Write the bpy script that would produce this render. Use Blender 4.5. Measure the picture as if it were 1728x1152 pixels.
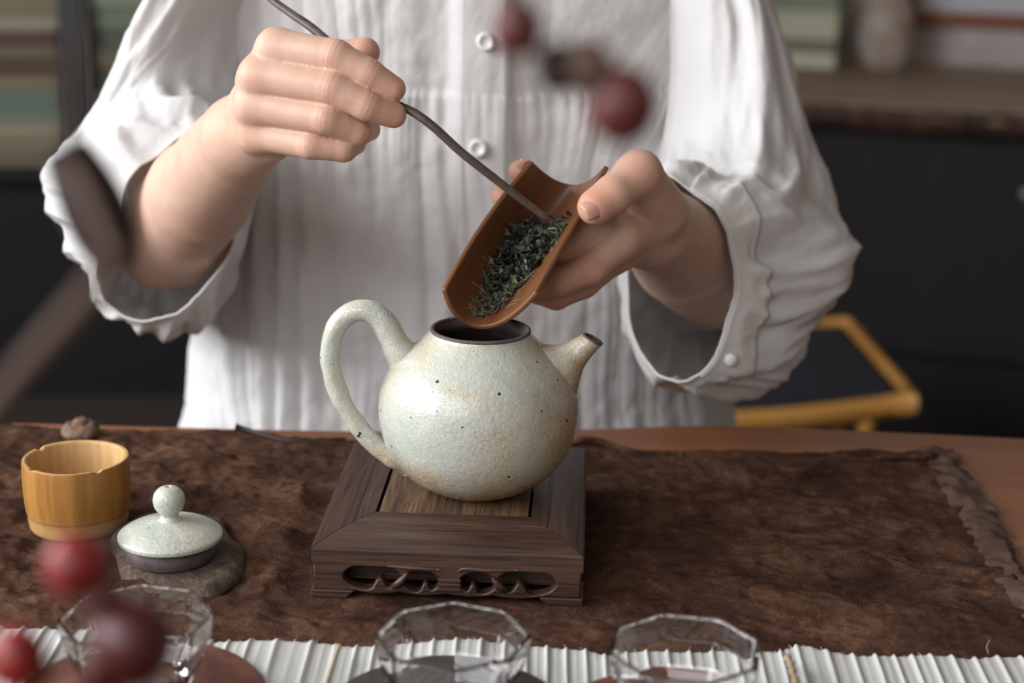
import bpy, bmesh, math, random
import numpy as np
from mathutils import Vector, Matrix
random.seed(7); np.random.seed(7)
C = bpy.context.scene.collection
SC = bpy.context.scene
for o in list(bpy.data.objects): bpy.data.objects.remove(o)

# ------------------------------------------------------------------ camera, world, lights, exposure
TZ = 0.80                      # table top height
CZ = TZ + 0.383                # camera height
F = 2800.0; PITCH = math.radians(16.0); ROLL = math.radians(1.0)
fwd = np.array([0, math.cos(PITCH), -math.sin(PITCH)])
r0 = np.array([1.0, 0, 0]); u0 = np.array([0, math.sin(PITCH), math.cos(PITCH)])
RIGHT = r0*math.cos(ROLL) + u0*math.sin(ROLL)
UP = u0*math.cos(ROLL) - r0*math.sin(ROLL)
CAM = np.array([0, 0, CZ])
cd = bpy.data.cameras.new('camera'); cam = bpy.data.objects.new('camera', cd); C.objects.link(cam)
SC.camera = cam
cd.sensor_width = 36.0; cd.lens = F/1728*36.0; cd.clip_start = 0.02
m = Matrix(((RIGHT[0], UP[0], -fwd[0], 0), (RIGHT[1], UP[1], -fwd[1], 0), (RIGHT[2], UP[2], -fwd[2], CZ), (0, 0, 0, 1)))
cam.matrix_world = m
cd.dof.use_dof = True; cd.dof.focus_distance = 0.925; cd.dof.aperture_fstop = 5.0

w = bpy.data.worlds.new('world'); SC.world = w; w.use_nodes = True
bg = w.node_tree.nodes['Background']; bg.inputs[0].default_value = (1.0, 0.88, 0.78, 1); bg.inputs[1].default_value = 0.20
def area(name, loc, target, sx, sy, power, col):
    l = bpy.data.lights.new(name, 'AREA'); l.shape = 'RECTANGLE'; l.size = sx; l.size_y = sy; l.energy = power; l.color = col
    o = bpy.data.objects.new(name, l); C.objects.link(o); o.location = loc
    d = Vector(target) - Vector(loc); o.rotation_euler = d.to_track_quat('-Z', 'Y').to_euler(); return o
area('window_light', (-1.55, 1.02, 1.60), (0.0, 1.0, 0.95), 0.85, 1.0, 29, (0.93, 0.97, 1.0))
area('left_fill_light', (-1.80, -0.05, 1.85), (0.0, 1.15, 1.0), 1.1, 1.2, 46, (0.95, 0.97, 1.0))  # added fill from the left front, no window stands there
area('front_fill_light', (-0.85, -1.0, 1.95), (0.05, 1.2, 1.0), 1.3, 1.1, 20, (0.97, 0.97, 1.0))  # weak frontal lamp added to brighten the shirt front, not a real window
SC.view_settings.view_transform = 'Standard'; SC.view_settings.look = 'None'
SC.view_settings.gamma = 1.0; SC.view_settings.use_curve_mapping = False
SC.view_settings.exposure = 0.0

# ------------------------------------------------------------------ helpers
def ray(px, py): return fwd + (px-864)/F*RIGHT + (576-py)/F*UP
def W(px, py, Y): d = ray(px, py); return CAM + d*(Y/d[1])
def WZ(px, py, z): d = ray(px, py); return CAM + d*((z-CZ)/d[2])
def WP(px, py, pt, n): d = ray(px, py); n = np.array(n); return CAM + d*(np.dot(np.array(pt)-CAM, n)/np.dot(d, n))

def tag(o, label=None, cat=None, group=None, kind=None):
    if label: o['label'] = label
    if cat: o['category'] = cat
    if group: o['group'] = group
    if kind: o['kind'] = kind
    return o
def empty(name, loc, rz=0, label=None, cat=None, group=None):
    o = bpy.data.objects.new(name, None); C.objects.link(o); o.location = loc; o.rotation_euler = (0, 0, rz)
    o.empty_display_size = 0.02
    return tag(o, label, cat, group)
def mk(name, V, Fc, mat=None, parent=None, smooth=True, world=True, fix=False):
    """one mesh object; V are world coordinates unless world=False (then local to the parent)"""
    me = bpy.data.meshes.new(name)
    V = np.asarray(V, dtype=float)
    if parent is not None and world:
        mi = np.array(PM[parent.name].inverted()) if parent.name in PM else np.array(local_inv(parent))
        V = V @ mi[:3, :3].T + mi[:3, 3]
    me.from_pydata(V.tolist(), [], Fc if isinstance(Fc, list) else Fc.tolist())
    if fix:
        b = bmesh.new(); b.from_mesh(me); bmesh.ops.recalc_face_normals(b, faces=b.faces); b.to_mesh(me); b.free()
    if smooth: me.polygons.foreach_set('use_smooth', [True]*len(me.polygons))
    me.update()
    o = bpy.data.objects.new(name, me); C.objects.link(o)
    if mat: me.materials.append(mat)
    if parent is not None: o.parent = parent
    return o
PM = {}
def local_inv(o):
    M = Matrix.Identity(4); p = o
    while p is not None:
        M = Matrix.LocRotScale(p.location, p.rotation_euler, p.scale) @ M; p = p.parent
    return M.inverted()
def gridF(nu, nv, cu=False, cv=False):
    """faces for a grid of nu x nv verts (index i*nv+j)"""
    iu = np.arange(nu if cu else nu-1); jv = np.arange(nv if cv else nv-1)
    I, J = np.meshgrid(iu, jv, indexing='ij'); I2 = (I+1) % nu; J2 = (J+1) % nv
    return np.stack([I*nv+J, I2*nv+J, I2*nv+J2, I*nv+J2], -1).reshape(-1, 4)
def boxVF(x0, x1, y0, y1, z0, z1, off=0):
    V = [(x, y, z) for x in (x0, x1) for y in (y0, y1) for z in (z0, z1)]
    Fc = [(0,1,3,2),(4,6,7,5),(0,4,5,1),(2,3,7,6),(0,2,6,4),(1,5,7,3)]
    return V, [tuple(a+off for a in f) for f in Fc]
def bevel(o, wd, seg=2):
    md = o.modifiers.new('bevel', 'BEVEL'); md.width = wd; md.segments = seg; md.limit_method = 'ANGLE'; md.angle_limit = math.radians(40)
def box(name, x0, x1, y0, y1, z0, z1, mat, parent=None, bev=0.002, world=False):
    V, Fc = boxVF(x0, x1, y0, y1, z0, z1)
    o = mk(name, V, Fc, mat, parent, smooth=False, world=world, fix=True)
    if bev: bevel(o, bev)
    return o
def latheVF(prof, n=64, wob=None):
    prof = np.array(prof, float); a = np.linspace(0, 2*math.pi, n, endpoint=False)
    V = np.stack([prof[:, 0][:, None]*np.cos(a), prof[:, 0][:, None]*np.sin(a), np.repeat(prof[:, 1][:, None], n, 1)], -1).reshape(-1, 3)
    return V, gridF(len(prof), n, cv=True)[:, ::-1]
def smoothprof(P, sub=6):
    return catmull(np.array(P, float), sub)
def catmull(P, sub=8, closed=False):
    P = np.asarray(P, float); n = len(P); out = []
    rng = range(n if closed else n-1)
    for i in rng:
        if closed: p0, p1, p2, p3 = P[(i-1) % n], P[i], P[(i+1) % n], P[(i+2) % n]
        else:
            p1, p2 = P[i], P[i+1]; p0 = P[i-1] if i > 0 else 2*p1-p2; p3 = P[i+2] if i+2 < n else 2*p2-p1
        for k in range(sub):
            t = k/sub
            out.append(0.5*((2*p1)+(-p0+p2)*t+(2*p0-5*p1+4*p2-p3)*t*t+(-p0+3*p1-3*p2+p3)*t**3))
    if not closed: out.append(P[-1])
    return np.array(out)
def tubeVF(P, R, n=16, flat=1.0, flatdir=None, cap=True):
    P = np.asarray(P, float); R = np.broadcast_to(np.asarray(R, float), (len(P),))
    T = np.gradient(P, axis=0); T /= np.linalg.norm(T, axis=1)[:, None]
    ref = np.array(flatdir if flatdir is not None else (0.3, 0.2, 1.0), float)
    V = []; a = np.linspace(0, 2*math.pi, n, endpoint=False)
    N = ref - np.dot(ref, T[0])*T[0]; N /= np.linalg.norm(N)
    for i in range(len(P)):
        N = N - np.dot(N, T[i])*T[i]; N /= np.linalg.norm(N); B = np.cross(T[i], N)
        V.append(P[i] + R[i]*(np.cos(a)[:, None]*N*flat + np.sin(a)[:, None]*B))
    V = np.concatenate(V); Fc = gridF(len(P), n, cv=True)[:, ::-1].tolist()
    if cap: Fc.append(list(range(n))); Fc.append(list(range((len(P)-1)*n, len(P)*n))[::-1])
    return V, Fc
def merge(parts):
    V = []; Fc = []; off = 0
    for v, f in parts:
        v = np.asarray(v); V.append(v); f = f if isinstance(f, list) else f.tolist()
        Fc += [tuple(a+off for a in q) for q in f]; off += len(v)
    return np.concatenate(V), Fc
def _h(ix, iy, iz):
    h = (ix.astype(np.int64)*374761393 + iy.astype(np.int64)*668265263 + iz.astype(np.int64)*2147483647) & 0x7fffffff
    h = ((h ^ (h >> 13))*1274126177) & 0x7fffffff
    return ((h ^ (h >> 16)) & 0xffff)/32767.5 - 1.0
def noise(x, y, z=0.0):
    x, y, z = np.broadcast_arrays(np.asarray(x, float), np.asarray(y, float), np.asarray(z, float))
    ix, iy, iz = np.floor(x), np.floor(y), np.floor(z); fx, fy, fz = x-ix, y-iy, z-iz
    s = lambda t: t*t*t*(t*(t*6-15)+10)
    u, v, ww = s(fx), s(fy), s(fz); r = 0
    for a in (0, 1):
        for b in (0, 1):
            for c in (0, 1):
                r = r + _h(ix+a, iy+b, iz+c)*(u if a else 1-u)*(v if b else 1-v)*(ww if c else 1-ww)
    return r
def fbm(x, y, z=0.0, o=4):
    r = 0; a = 1.0; s = 1.0
    for k in range(o): r = r + a*noise(x*s+13.7*k, y*s+5.1*k, np.asarray(z)*s+k*3.3); a *= 0.5; s *= 2.03
    return r
def sstep(a, b, x): t = np.clip((x-a)/(b-a), 0, 1); return t*t*(3-2*t)

# ------------------------------------------------------------------ materials
class M:
    def __init__(s, name, rough=0.6, col=(0.5, 0.5, 0.5), spec=0.5):
        s.m = bpy.data.materials.new(name); s.m.use_nodes = True; s.t = s.m.node_tree
        s.p = s.t.nodes['Principled BSDF']; s.out = s.t.nodes['Material Output']
        s.p.inputs['Base Color'].default_value = (*col, 1); s.p.inputs['Roughness'].default_value = rough
        s.p.inputs['Specular IOR Level'].default_value = spec
        s.co = s.t.nodes.new('ShaderNodeTexCoord')
    def n(s, ty, **k):
        nd = s.t.nodes.new(ty)
        for a, b in k.items():
            if a.startswith('_'): setattr(nd, a[1:], b)
            else: nd.inputs[a.replace('__', ' ')].default_value = b
        return nd
    def l(s, a, b): s.t.links.new(a, b)
    def map(s, scale=(1, 1, 1), rot=(0, 0, 0), coord='Object'):
        mp = s.n('ShaderNodeMapping'); mp.inputs['Scale'].default_value = scale; mp.inputs['Rotation'].default_value = rot
        s.l(s.co.outputs[coord], mp.inputs[0]); return mp.outputs[0]
    def noise(s, v, scale, detail=6, rough=0.6, dist=0.0):
        nd = s.n('ShaderNodeTexNoise', Scale=scale, Detail=detail, Roughness=rough, Distortion=dist); s.l(v, nd.inputs['Vector']); return nd.outputs['Fac']
    def vor(s, v, scale, feature='F1', out='Distance', rnd=1.0):
        nd = s.n('ShaderNodeTexVoronoi', Scale=scale, Randomness=rnd); nd.feature = feature; s.l(v, nd.inputs['Vector']); return nd.outputs[out]
    def ramp(s, fac, stops, interp='LINEAR'):
        r = s.n('ShaderNodeValToRGB'); r.color_ramp.interpolation = interp; e = r.color_ramp.elements
        while len(e) < len(stops): e.new(0.5)
        for el, (p, c) in zip(e, stops):
            el.position = p; el.color = (*c, 1) if isinstance(c, (tuple, list)) else (c, c, c, 1)
        s.l(fac, r.inputs[0]); return r.outputs[0]
    def mix(s, fac, a, b, mode='MIX'):
        x = s.n('ShaderNodeMix'); x.data_type = 'RGBA'; x.blend_type = mode
        for sock, v in ((x.inputs[0], fac), (x.inputs[6], a), (x.inputs[7], b)):
            if isinstance(v, (int, float)): sock.default_value = v
            elif isinstance(v, tuple): sock.default_value = (*v, 1)
            else: s.l(v, sock)
        return x.outputs[2]
    def math(s, op, a, b=None):
        x = s.n('ShaderNodeMath'); x.operation = op
        for i, v in enumerate((a, b)):
            if v is None: continue
            if isinstance(v, (int, float)): x.inputs[i].default_value = v
            else: s.l(v, x.inputs[i])
        return x.outputs[0]
    def color(s, c): s.l(c, s.p.inputs['Base Color'])
    def bump(s, h, strength=0.3, dist=0.001, prev=None):
        b = s.n('ShaderNodeBump', Strength=strength, Distance=dist); s.l(h, b.inputs['Height'])
        if prev is not None: s.l(prev, b.inputs['Normal'])
        s.l(b.outputs[0], s.p.inputs['Normal']); return b.outputs[0]

def wood(name, dark, light, axis='X', scale=60, rough=0.55, bumpd=0.0004, contrast=(0.3, 0.7), coord='Object', pores=True):
    a = M(name, rough)
    st = {'X': (0.06, 1, 1), 'Y': (1, 0.06, 1), 'Z': (1, 1, 0.06)}[axis]
    v = a.map(st, coord=coord)
    n1 = a.noise(v, scale, 8, 0.65, 0.3); n2 = a.noise(v, scale*6, 4, 0.6)
    mid = tuple((x+y)/2 for x, y in zip(dark, light))
    c = a.ramp(n1, [(contrast[0], dark), ((contrast[0]+contrast[1])/2, mid), (contrast[1], light)])
    if pores:
        st2 = tuple(x*0.5 if x < 1 else 1 for x in st); v2 = a.map(st2, coord=coord)
        p = a.noise(v2, scale*14, 2, 0.5); pm = a.ramp(p, [(0.36, 0.45), (0.5, 1.0)])
        c = a.mix(1.0, c, pm, 'MULTIPLY')
    a.color(c)
    a.bump(a.math('ADD', n1, a.math('MULTIPLY', n2, 0.6)), 0.6, bumpd)
    return a.m
MT = {}
MT['stand'] = wood('stand_wood', (0.018, 0.008, 0.006), (0.100, 0.050, 0.031), 'X', 55, 0.45, 0.0006)
MT['stand_y'] = wood('stand_wood_side', (0.018, 0.008, 0.006), (0.085, 0.042, 0.028), 'Y', 55, 0.42, 0.0006)
MT['panel'] = wood('stand_panel_wood', (0.026, 0.013, 0.007), (0.21, 0.120, 0.060), 'Y', 80, 0.5, 0.0008, (0.38, 0.68))
MT['table'] = wood('table_wood', (0.14, 0.050, 0.022), (0.33, 0.140, 0.062), 'X', 7, 0.42, 0.0003, (0.3, 0.75), pores=False)
MT['cabinet_dark'] = wood('dark_cabinet_wood', (0.0035, 0.0020, 0.0020), (0.0075, 0.0042, 0.0038), 'Z', 12, 0.75, 0.0003, pores=False)
MT['cabinet_navy'] = M('black_painted_wood', 0.75, (0.0045, 0.0048, 0.0070), 0.25).m
MT['counter'] = wood('counter_wood', (0.15, 0.10, 0.062), (0.32, 0.225, 0.14), 'X', 6, 0.55, 0.0003, pores=False)
MT['counter_edge'] = wood('counter_bark_edge', (0.018, 0.008, 0.006), (0.085, 0.038, 0.024), 'Z', 14, 0.8, 0.003, pores=False)
MT['chair'] = wood('chair_wood', (0.42, 0.185, 0.035), (0.62, 0.31, 0.075), 'X', 10, 0.4, 0.0002, pores=False)
MT['seat'] = M('navy_seat_fabric', 0.9, (0.009, 0.010, 0.018)).m
MT['frame'] = wood('picture_frame_wood', (0.13, 0.035, 0.012), (0.25, 0.075, 0.025), 'X', 20, 0.5, pores=False)
MT['paper'] = M('mount_paper', 0.9, (0.50, 0.50, 0.54)).m
MT['black_metal'] = M('black_metal', 0.5, (0.012, 0.013, 0.017)).m
MT['brown_rail'] = M('brown_rail', 0.6, (0.020, 0.012, 0.011)).m
MT['trousers'] = M('trousers_fabric', 0.9, (0.05, 0.05, 0.06)).m
MT['scoop'] = wood('scoop_wood', (0.085, 0.030, 0.011), (0.23, 0.095, 0.036), 'Y', 40, 0.42, 0.0002, (0.25, 0.75), coord='UV', pores=False)
MT['scoop_edge'] = M('scoop_edge_wood', 0.6, (0.12, 0.05, 0.025)).m
MT['coaster'] = M('coaster_wood', 0.4, (0.10, 0.035, 0.024)).m
a = M('coaster_red', 0.38); v = a.map(); a.color(a.ramp(a.noise(v, 45, 5), [(0.35, (0.06, 0.018, 0.012)), (0.65, (0.20, 0.075, 0.05))])); a.bump(a.noise(v, 120, 3), 0.3, 0.0006); MT['coaster'] = a.m
a = M('coaster_dark', 0.4); v = a.map(); a.color(a.ramp(a.noise(v, 45, 5), [(0.35, (0.018, 0.012, 0.012)), (0.65, (0.055, 0.035, 0.032))])); a.bump(a.noise(v, 120, 3), 0.3, 0.0006); MT['coaster_dark'] = a.m
# plaster wall
a = M('plaster_wall', 0.95); v = a.map(); a.color(a.ramp(a.noise(v, 5, 5), [(0.35, (0.33, 0.29, 0.27)), (0.65, (0.52, 0.47, 0.45))])); a.bump(a.noise(v, 30, 5), 0.4, 0.004); MT['wall'] = a.m
a = M('dark_floor', 0.6); v = a.map((1, 0.2, 1)); a.color(a.ramp(a.noise(v, 9, 5), [(0.35, (0.010, 0.006, 0.005)), (0.65, (0.022, 0.014, 0.010))])); MT['floor'] = a.m
# glaze
def glaze(name, patches=True):
    a = M(name, 0.22, spec=0.55); v = a.map()
    big = a.noise(v, 22, 4, 0.55, 0.6)
    c = a.ramp(big, [(0.32, (0.42, 0.455, 0.405)), (0.50, (0.50, 0.51, 0.44)), (0.68, (0.51, 0.46, 0.34))])
    if patches:
        sx = a.n('ShaderNodeSeparateXYZ'); a.l(a.co.outputs['Object'], sx.inputs[0])
        low = a.n('ShaderNodeMapRange'); a.l(sx.outputs['Z'], low.inputs[0])
        low.inputs[1].default_value = 0.034; low.inputs[2].default_value = 0.012; low.inputs[3].default_value = 0; low.inputs[4].default_value = 1
        rt = a.n('ShaderNodeMapRange'); a.l(sx.outputs['X'], rt.inputs[0])
        rt.inputs[1].default_value = 0.018; rt.inputs[2].default_value = 0.05; rt.inputs[3].default_value = 0; rt.inputs[4].default_value = 1
        pn = a.ramp(a.noise(v, 38, 4, 0.6), [(0.34, 0.15), (0.56, 1.0)])
        f = a.math('MULTIPLY', a.math('MULTIPLY', a.math('MAXIMUM', low.outputs[0], a.math('MULTIPLY', rt.outputs[0], 0.9)), pn), 0.95)
        c = a.mix(f, c, (0.42, 0.29, 0.15))
    # crackle
    vd = a.n('ShaderNodeVectorMath'); vd.operation = 'ADD'
    nn = a.n('ShaderNodeTexNoise', Scale=150.0, Detail=3.0); a.l(v, nn.inputs['Vector'])
    sc = a.n('ShaderNodeVectorMath'); sc.operation = 'SCALE'; sc.inputs['Scale'].default_value = 0.0035; a.l(nn.outputs['Color'], sc.inputs[0])
    a.l(v, vd.inputs[0]); a.l(sc.outputs[0], vd.inputs[1])
    e = a.vor(vd.outputs[0], 330, 'DISTANCE_TO_EDGE')
    crack = a.ramp(e, [(0.0, 0.0), (0.07, 1.0)])
    msk = a.ramp(a.noise(v, 30, 3, 0.6), [(0.50, 0.04), (0.68, 0.55)])
    if patches: msk = a.math('MAXIMUM', msk, a.math('MULTIPLY', f, 0.6))
    cm = a.math('MULTIPLY', a.math('SUBTRACT', 1.0, crack), msk)
    c = a.mix(cm, c, (0.19, 0.145, 0.09))
    # specks
    sp = a.vor(v, 150, 'F1'); spr = a.vor(v, 150, 'F1', 'Color')
    sepc = a.n('ShaderNodeSeparateColor'); a.l(spr, sepc.inputs[0])
    keep = a.math('GREATER_THAN', sepc.outputs[0], 0.25)
    rad = a.math('MULTIPLY', sepc.outputs[1], 0.17)
    spk = a.math('MULTIPLY', a.math('LESS_THAN', sp, rad), keep)
    c = a.mix(spk, c, (0.035, 0.03, 0.022))
    a.color(c)
    b1 = a.bump(crack, 0.35, 0.0004)
    b2 = a.bump(a.noise(v, 160, 3, 0.6), 0.55, 0.0011, b1)
    a.bump(a.noise(v, 520, 3, 0.5), 0.3, 0.0005, b2)
    r = a.ramp(a.noise(v, 60, 3), [(0.3, 0.17), (0.7, 0.36)]); a.l(r, a.p.inputs['Roughness'])
    a.p.inputs['Coat Weight'].default_value = 0.35; a.p.inputs['Coat Roughness'].default_value = 0.12
    return a.m
MT['glaze'] = glaze('crackled_celadon_glaze'); MT['glaze_lid'] = glaze('lid_glaze', False)
a = M('dark_clay', 0.65); v = a.map(); a.color(a.ramp(a.noise(v, 90, 5), [(0.3, (0.055, 0.040, 0.038)), (0.7, (0.11, 0.082, 0.078))])); a.bump(a.noise(v, 400, 3), 0.4, 0.0005); MT['clay'] = a.m
# brown dyed cloth
a = M('brown_dyed_cloth', 0.95, spec=0.08); v = a.map()
n1 = a.noise(v, 16, 7, 0.68, 0.8); n2 = a.noise(v, 60, 6, 0.7, 1.2)
c = a.ramp(a.math('ADD', a.math('MULTIPLY', n1, 0.6), a.math('MULTIPLY', n2, 0.4)), [(0.36, (0.022, 0.010, 0.0065)), (0.5, (0.072, 0.034, 0.021)), (0.64, (0.165, 0.086, 0.052))])
wv = a.vor(v, 900, 'F1'); c = a.mix(a.ramp(wv, [(0.2, 0.0), (0.75, 0.45)]), c, (0.02, 0.009, 0.006)); a.color(c)
b1 = a.bump(wv, 0.4, 0.0005); cr = a.n('ShaderNodeMath'); cr.operation = 'ABSOLUTE'; a.l(a.math('SUBTRACT', a.noise(a.map((0.75, 1.3, 1), (0, 0, 0.5)), 30, 2, 0.5, 0.35), 0.5), cr.inputs[0])
b2 = a.bump(a.ramp(cr.outputs[0], [(0.0, 0.0), (0.13, 1.0)]), 0.4, 0.0022, b1); b3 = a.bump(a.vor(v, 75, 'DISTANCE_TO_EDGE'), 0.35, 0.002, b2); a.bump(a.noise(v, 110, 5, 0.7, 0.6), 0.5, 0.002, b3); MT['brown'] = a.m
a = M('faded_hem_cloth', 0.95, spec=0.2); v = a.map(); a.color(a.ramp(a.noise(v, 60, 5), [(0.3, (0.055, 0.032, 0.023)), (0.7, (0.145, 0.090, 0.065))])); a.bump(a.noise(v, 200, 5), 0.6, 0.002); MT['hem'] = a.m
# white ribbed cloth
a = M('white_ribbed_cloth', 0.9, spec=0.2); v = a.map()
wx = a.n('ShaderNodeTexWave', Scale=310.0, Distortion=0.6, Detail=1.0); wx.bands_direction = 'X'; a.l(v, wx.inputs['Vector'])
wy = a.n('ShaderNodeTexWave', Scale=230.0, Distortion=0.6, Detail=1.0); wy.bands_direction = 'Y'; a.l(v, wy.inputs['Vector'])
wv = a.math('MULTIPLY', wx.outputs['Fac'], wy.outputs['Fac'])
a.color(a.mix(a.math('MULTIPLY', wv, 0.42), (0.60, 0.595, 0.57), (0.27, 0.27, 0.26))); a.bump(wv, 0.5, -0.0006); MT['runner'] = a.m
# shirt cloth (thin, lets light through)
def clothmat(name, col, trans=0.3):
    a = M(name, 0.85, col, 0.2); v = a.map()
    n1 = a.noise(v, 420, 3, 0.6); n2 = a.noise(v, 60, 5, 0.6, 0.8)
    b1 = a.bump(n1, 0.25, 0.0006); a.bump(n2, 0.35, 0.003, b1)
    tr = a.n('ShaderNodeBsdfTranslucent'); tr.inputs[0].default_value = (*[x*0.95 for x in col], 1)
    mx = a.n('ShaderNodeMixShader'); mx.inputs[0].default_value = trans
    a.l(a.p.outputs[0], mx.inputs[1]); a.l(tr.outputs[0], mx.inputs[2]); a.l(mx.outputs[0], a.out.inputs[0]); return a.m
MT['shirt'] = clothmat('white_gauze_shirt', (0.80, 0.785, 0.775)); MT['cuff'] = clothmat('white_cuff', (0.80, 0.775, 0.745), 0.15)
MT['button'] = M('pearl_button', 0.3, (0.80, 0.79, 0.76)).m
# skin
a = M('skin', 0.5, spec=0.35); v = a.map()
at = a.n('ShaderNodeAttribute'); at.attribute_name = 'red'
nz = a.noise(v, 70, 4, 0.6); base = a.ramp(nz, [(0.3, (0.53, 0.335, 0.245)), (0.7, (0.60, 0.405, 0.31))])
a.color(a.mix(at.outputs['Fac'], base, (0.62, 0.235, 0.145)))
a.p.inputs['Subsurface Weight'].default_value = 0.18; a.p.inputs['Subsurface Radius'].default_value = (1.0, 0.35, 0.2); a.p.inputs['Subsurface Scale'].default_value = 0.004
b1 = a.bump(a.vor(v, 900, 'DISTANCE_TO_EDGE'), 0.12, 0.0003); a.bump(a.noise(v, 220, 4, 0.6), 0.18, 0.0008, b1); MT['skin'] = a.m
MT['nail'] = M('fingernail', 0.35, (0.62, 0.34, 0.26)).m
MT['hair'] = M('dark_hair', 0.5, (0.015, 0.010, 0.008)).m
# bamboo
a = M('bamboo', 0.38, spec=0.5); v = a.map((1, 1, 0.05)); sx = a.n('ShaderNodeSeparateXYZ'); a.l(a.co.outputs['Object'], sx.inputs[0])
c = a.ramp(a.noise(v, 130, 4), [(0.3, (0.27, 0.112, 0.022)), (0.7, (0.42, 0.205, 0.052))])
mr = a.n('ShaderNodeMapRange'); a.l(sx.outputs['Z'], mr.inputs[0]); mr.inputs[1].default_value = 0.014; mr.inputs[2].default_value = 0.006
c = a.mix(a.math('MULTIPLY', mr.outputs[0], 0.5), c, (0.50, 0.33, 0.14)); a.color(c); a.bump(a.noise(v, 300, 3), 0.2, 0.0005); MT['bamboo'] = a.m
a = M('bamboo_cut_wood', 0.6); v = a.map((1, 1, 0.08)); a.color(a.ramp(a.noise(v, 160, 4), [(0.3, (0.40, 0.22, 0.075)), (0.7, (0.56, 0.36, 0.16))])); MT['bamboo_in'] = a.m
# bark slab
a = M('bark_stone', 0.9); v = a.map(); a.color(a.ramp(a.noise(v, 70, 7, 0.7, 0.5), [(0.3, (0.035, 0.022, 0.014)), (0.5, (0.08, 0.052, 0.034)), (0.72, (0.22, 0.155, 0.10))])); a.bump(a.noise(v, 160, 6, 0.7), 1.0, 0.004); MT['bark'] = a.m
a = M('seed_pod', 0.7); v = a.map(); a.color(a.ramp(a.noise(v, 150, 5), [(0.3, (0.05, 0.03, 0.025)), (0.7, (0.24, 0.13, 0.075))])); a.bump(a.noise(v, 200, 5), 0.8, 0.003); MT['pod'] = a.m
# needle
a = M('dark_bamboo_needle', 0.42, (0.075, 0.052, 0.04)); v = a.map(); a.color(a.ramp(a.noise(v, 90, 4), [(0.3, (0.05, 0.036, 0.03)), (0.7, (0.12, 0.085, 0.065))])); MT['needle'] = a.m
# glass
a = M('clear_glass', 0.02, (1, 1, 1)); a.p.inputs['Transmission Weight'].default_value = 1.0; a.p.inputs['IOR'].default_value = 1.45; MT['glass'] = a.m
# leaves
a = M('dried_tea', 0.6); at = a.n('ShaderNodeAttribute'); at.attribute_name = 'Col'; a.color(at.outputs['Color']); MT['tea'] = a.m
# berries
a = M('red_berry', 0.35); v = a.map(); a.color(a.ramp(a.noise(v, 120, 3), [(0.35, (0.13, 0.010, 0.010)), (0.7, (0.42, 0.030, 0.022))])); MT['berry'] = a.m
MT['berry_dark'] = M('dark_red_berry', 0.4, (0.07, 0.010, 0.010)).m
MT['berry_mid'] = M('dull_red_berry', 0.45, (0.11, 0.020, 0.017)).m; MT['berry_brown'] = M('withered_berry', 0.6, (0.13, 0.075, 0.055)).m
MT['twig'] = M('brown_twig', 0.8, (0.080, 0.042, 0.026)).m
MT['dry_leaf'] = M('dark_dry_leaf', 0.7, (0.022, 0.010, 0.009)).m
MT['vase'] = M('vase_glaze', 0.4, (0.12, 0.10, 0.09)).m
def plain(name, col, r=0.7): return M(name, r, col).m

# ------------------------------------------------------------------ setting
fl = box('floor', -3.5, 3.5, -1.5, 4.5, -0.05, 0.0, MT['floor'], bev=0); tag(fl, kind='structure')
# room frame turned with the counter: unit vectors along / into the wall
cz = 0.76
A_ = WZ(1345, 168, cz); B_ = WZ(1728, 189, cz); yaw = math.atan2(B_[1]-A_[1], B_[0]-A_[0])
bk = np.array([-math.sin(yaw), math.cos(yaw)])
def BL(px, py, z):       # pixel on height z -> coordinates in counter frame (origin A_)
    p = WZ(px, py, z)[:2]-A_[:2]; return np.dot(p, (math.cos(yaw), math.sin(yaw))), np.dot(p, bk)
depth_counter = BL(1400, 100, cz)[1]
wl = empty('wall_room', (A_[0], A_[1], 0), yaw)
wall = box('wall_back', -3.2, 2.6, depth_counter, depth_counter+0.1, -0.0, 2.6, MT['wall'], None, 0)
wall.location = (A_[0], A_[1], 0); wall.rotation_euler = (0, 0, yaw); tag(wall, kind='structure')
bpy.data.objects.remove(wl)

# counter with dark cabinet
cn = empty('counter_cabinet', (A_[0], A_[1], 0), yaw, 'dark cabinet under a thick tan wooden counter behind the person', 'cabinet')
xs = np.linspace(-0.35, 1.75, 140)
th = 0.045
def liveedge(x, k): return 0.006*noise(x*14, 0.3+k) + 0.004*noise(x*45, 2.1+k)
V = []; 
for x in xs:
    e = liveedge(x, 0); e2 = liveedge(x, 5)
    V += [(x, depth_counter-0.002, cz), (x, e, cz), (x, e-0.006+e2, cz-th*0.5), (x, e+0.012, cz-th), (x, depth_counter-0.002, cz-th)]
Fc = gridF(len(xs), 5, cv=True).tolist() + [[0,1,2,3,4], [(len(xs)-1)*5+k for k in (4,3,2,1,0)]]
mk('counter_top', V, Fc, MT['counter'], cn, smooth=False, world=False, fix=True)
V = []
for x in xs:
    e = liveedge(x, 0)
    V += [(x, e-0.007+liveedge(x, 5), cz-0.004), (x, e-0.012+1.2*liveedge(x*1.3, 7), cz-th*0.6), (x, e+0.004, cz-th-0.004), (x, e+0.02, cz-th-0.004), (x, e+0.02, cz-0.004)]
mk('bark_edge', V, gridF(len(xs), 5, cv=True).tolist()+[[0,1,2,3,4], [(len(xs)-1)*5+k for k in (4,3,2,1,0)]], MT['counter_edge'], cn, smooth=False, world=False, fix=True)
box('cabinet_drawer', -0.32, -0.02, 0.055, 0.0748, 0.05, cz-th-0.02, MT['cabinet_dark'], cn, 0.003)
box('cabinet_body', -0.33, 1.73, 0.075, depth_counter-0.005, 0.0, cz-th-0.001, MT['cabinet_dark'], cn, 0.003)
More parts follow.
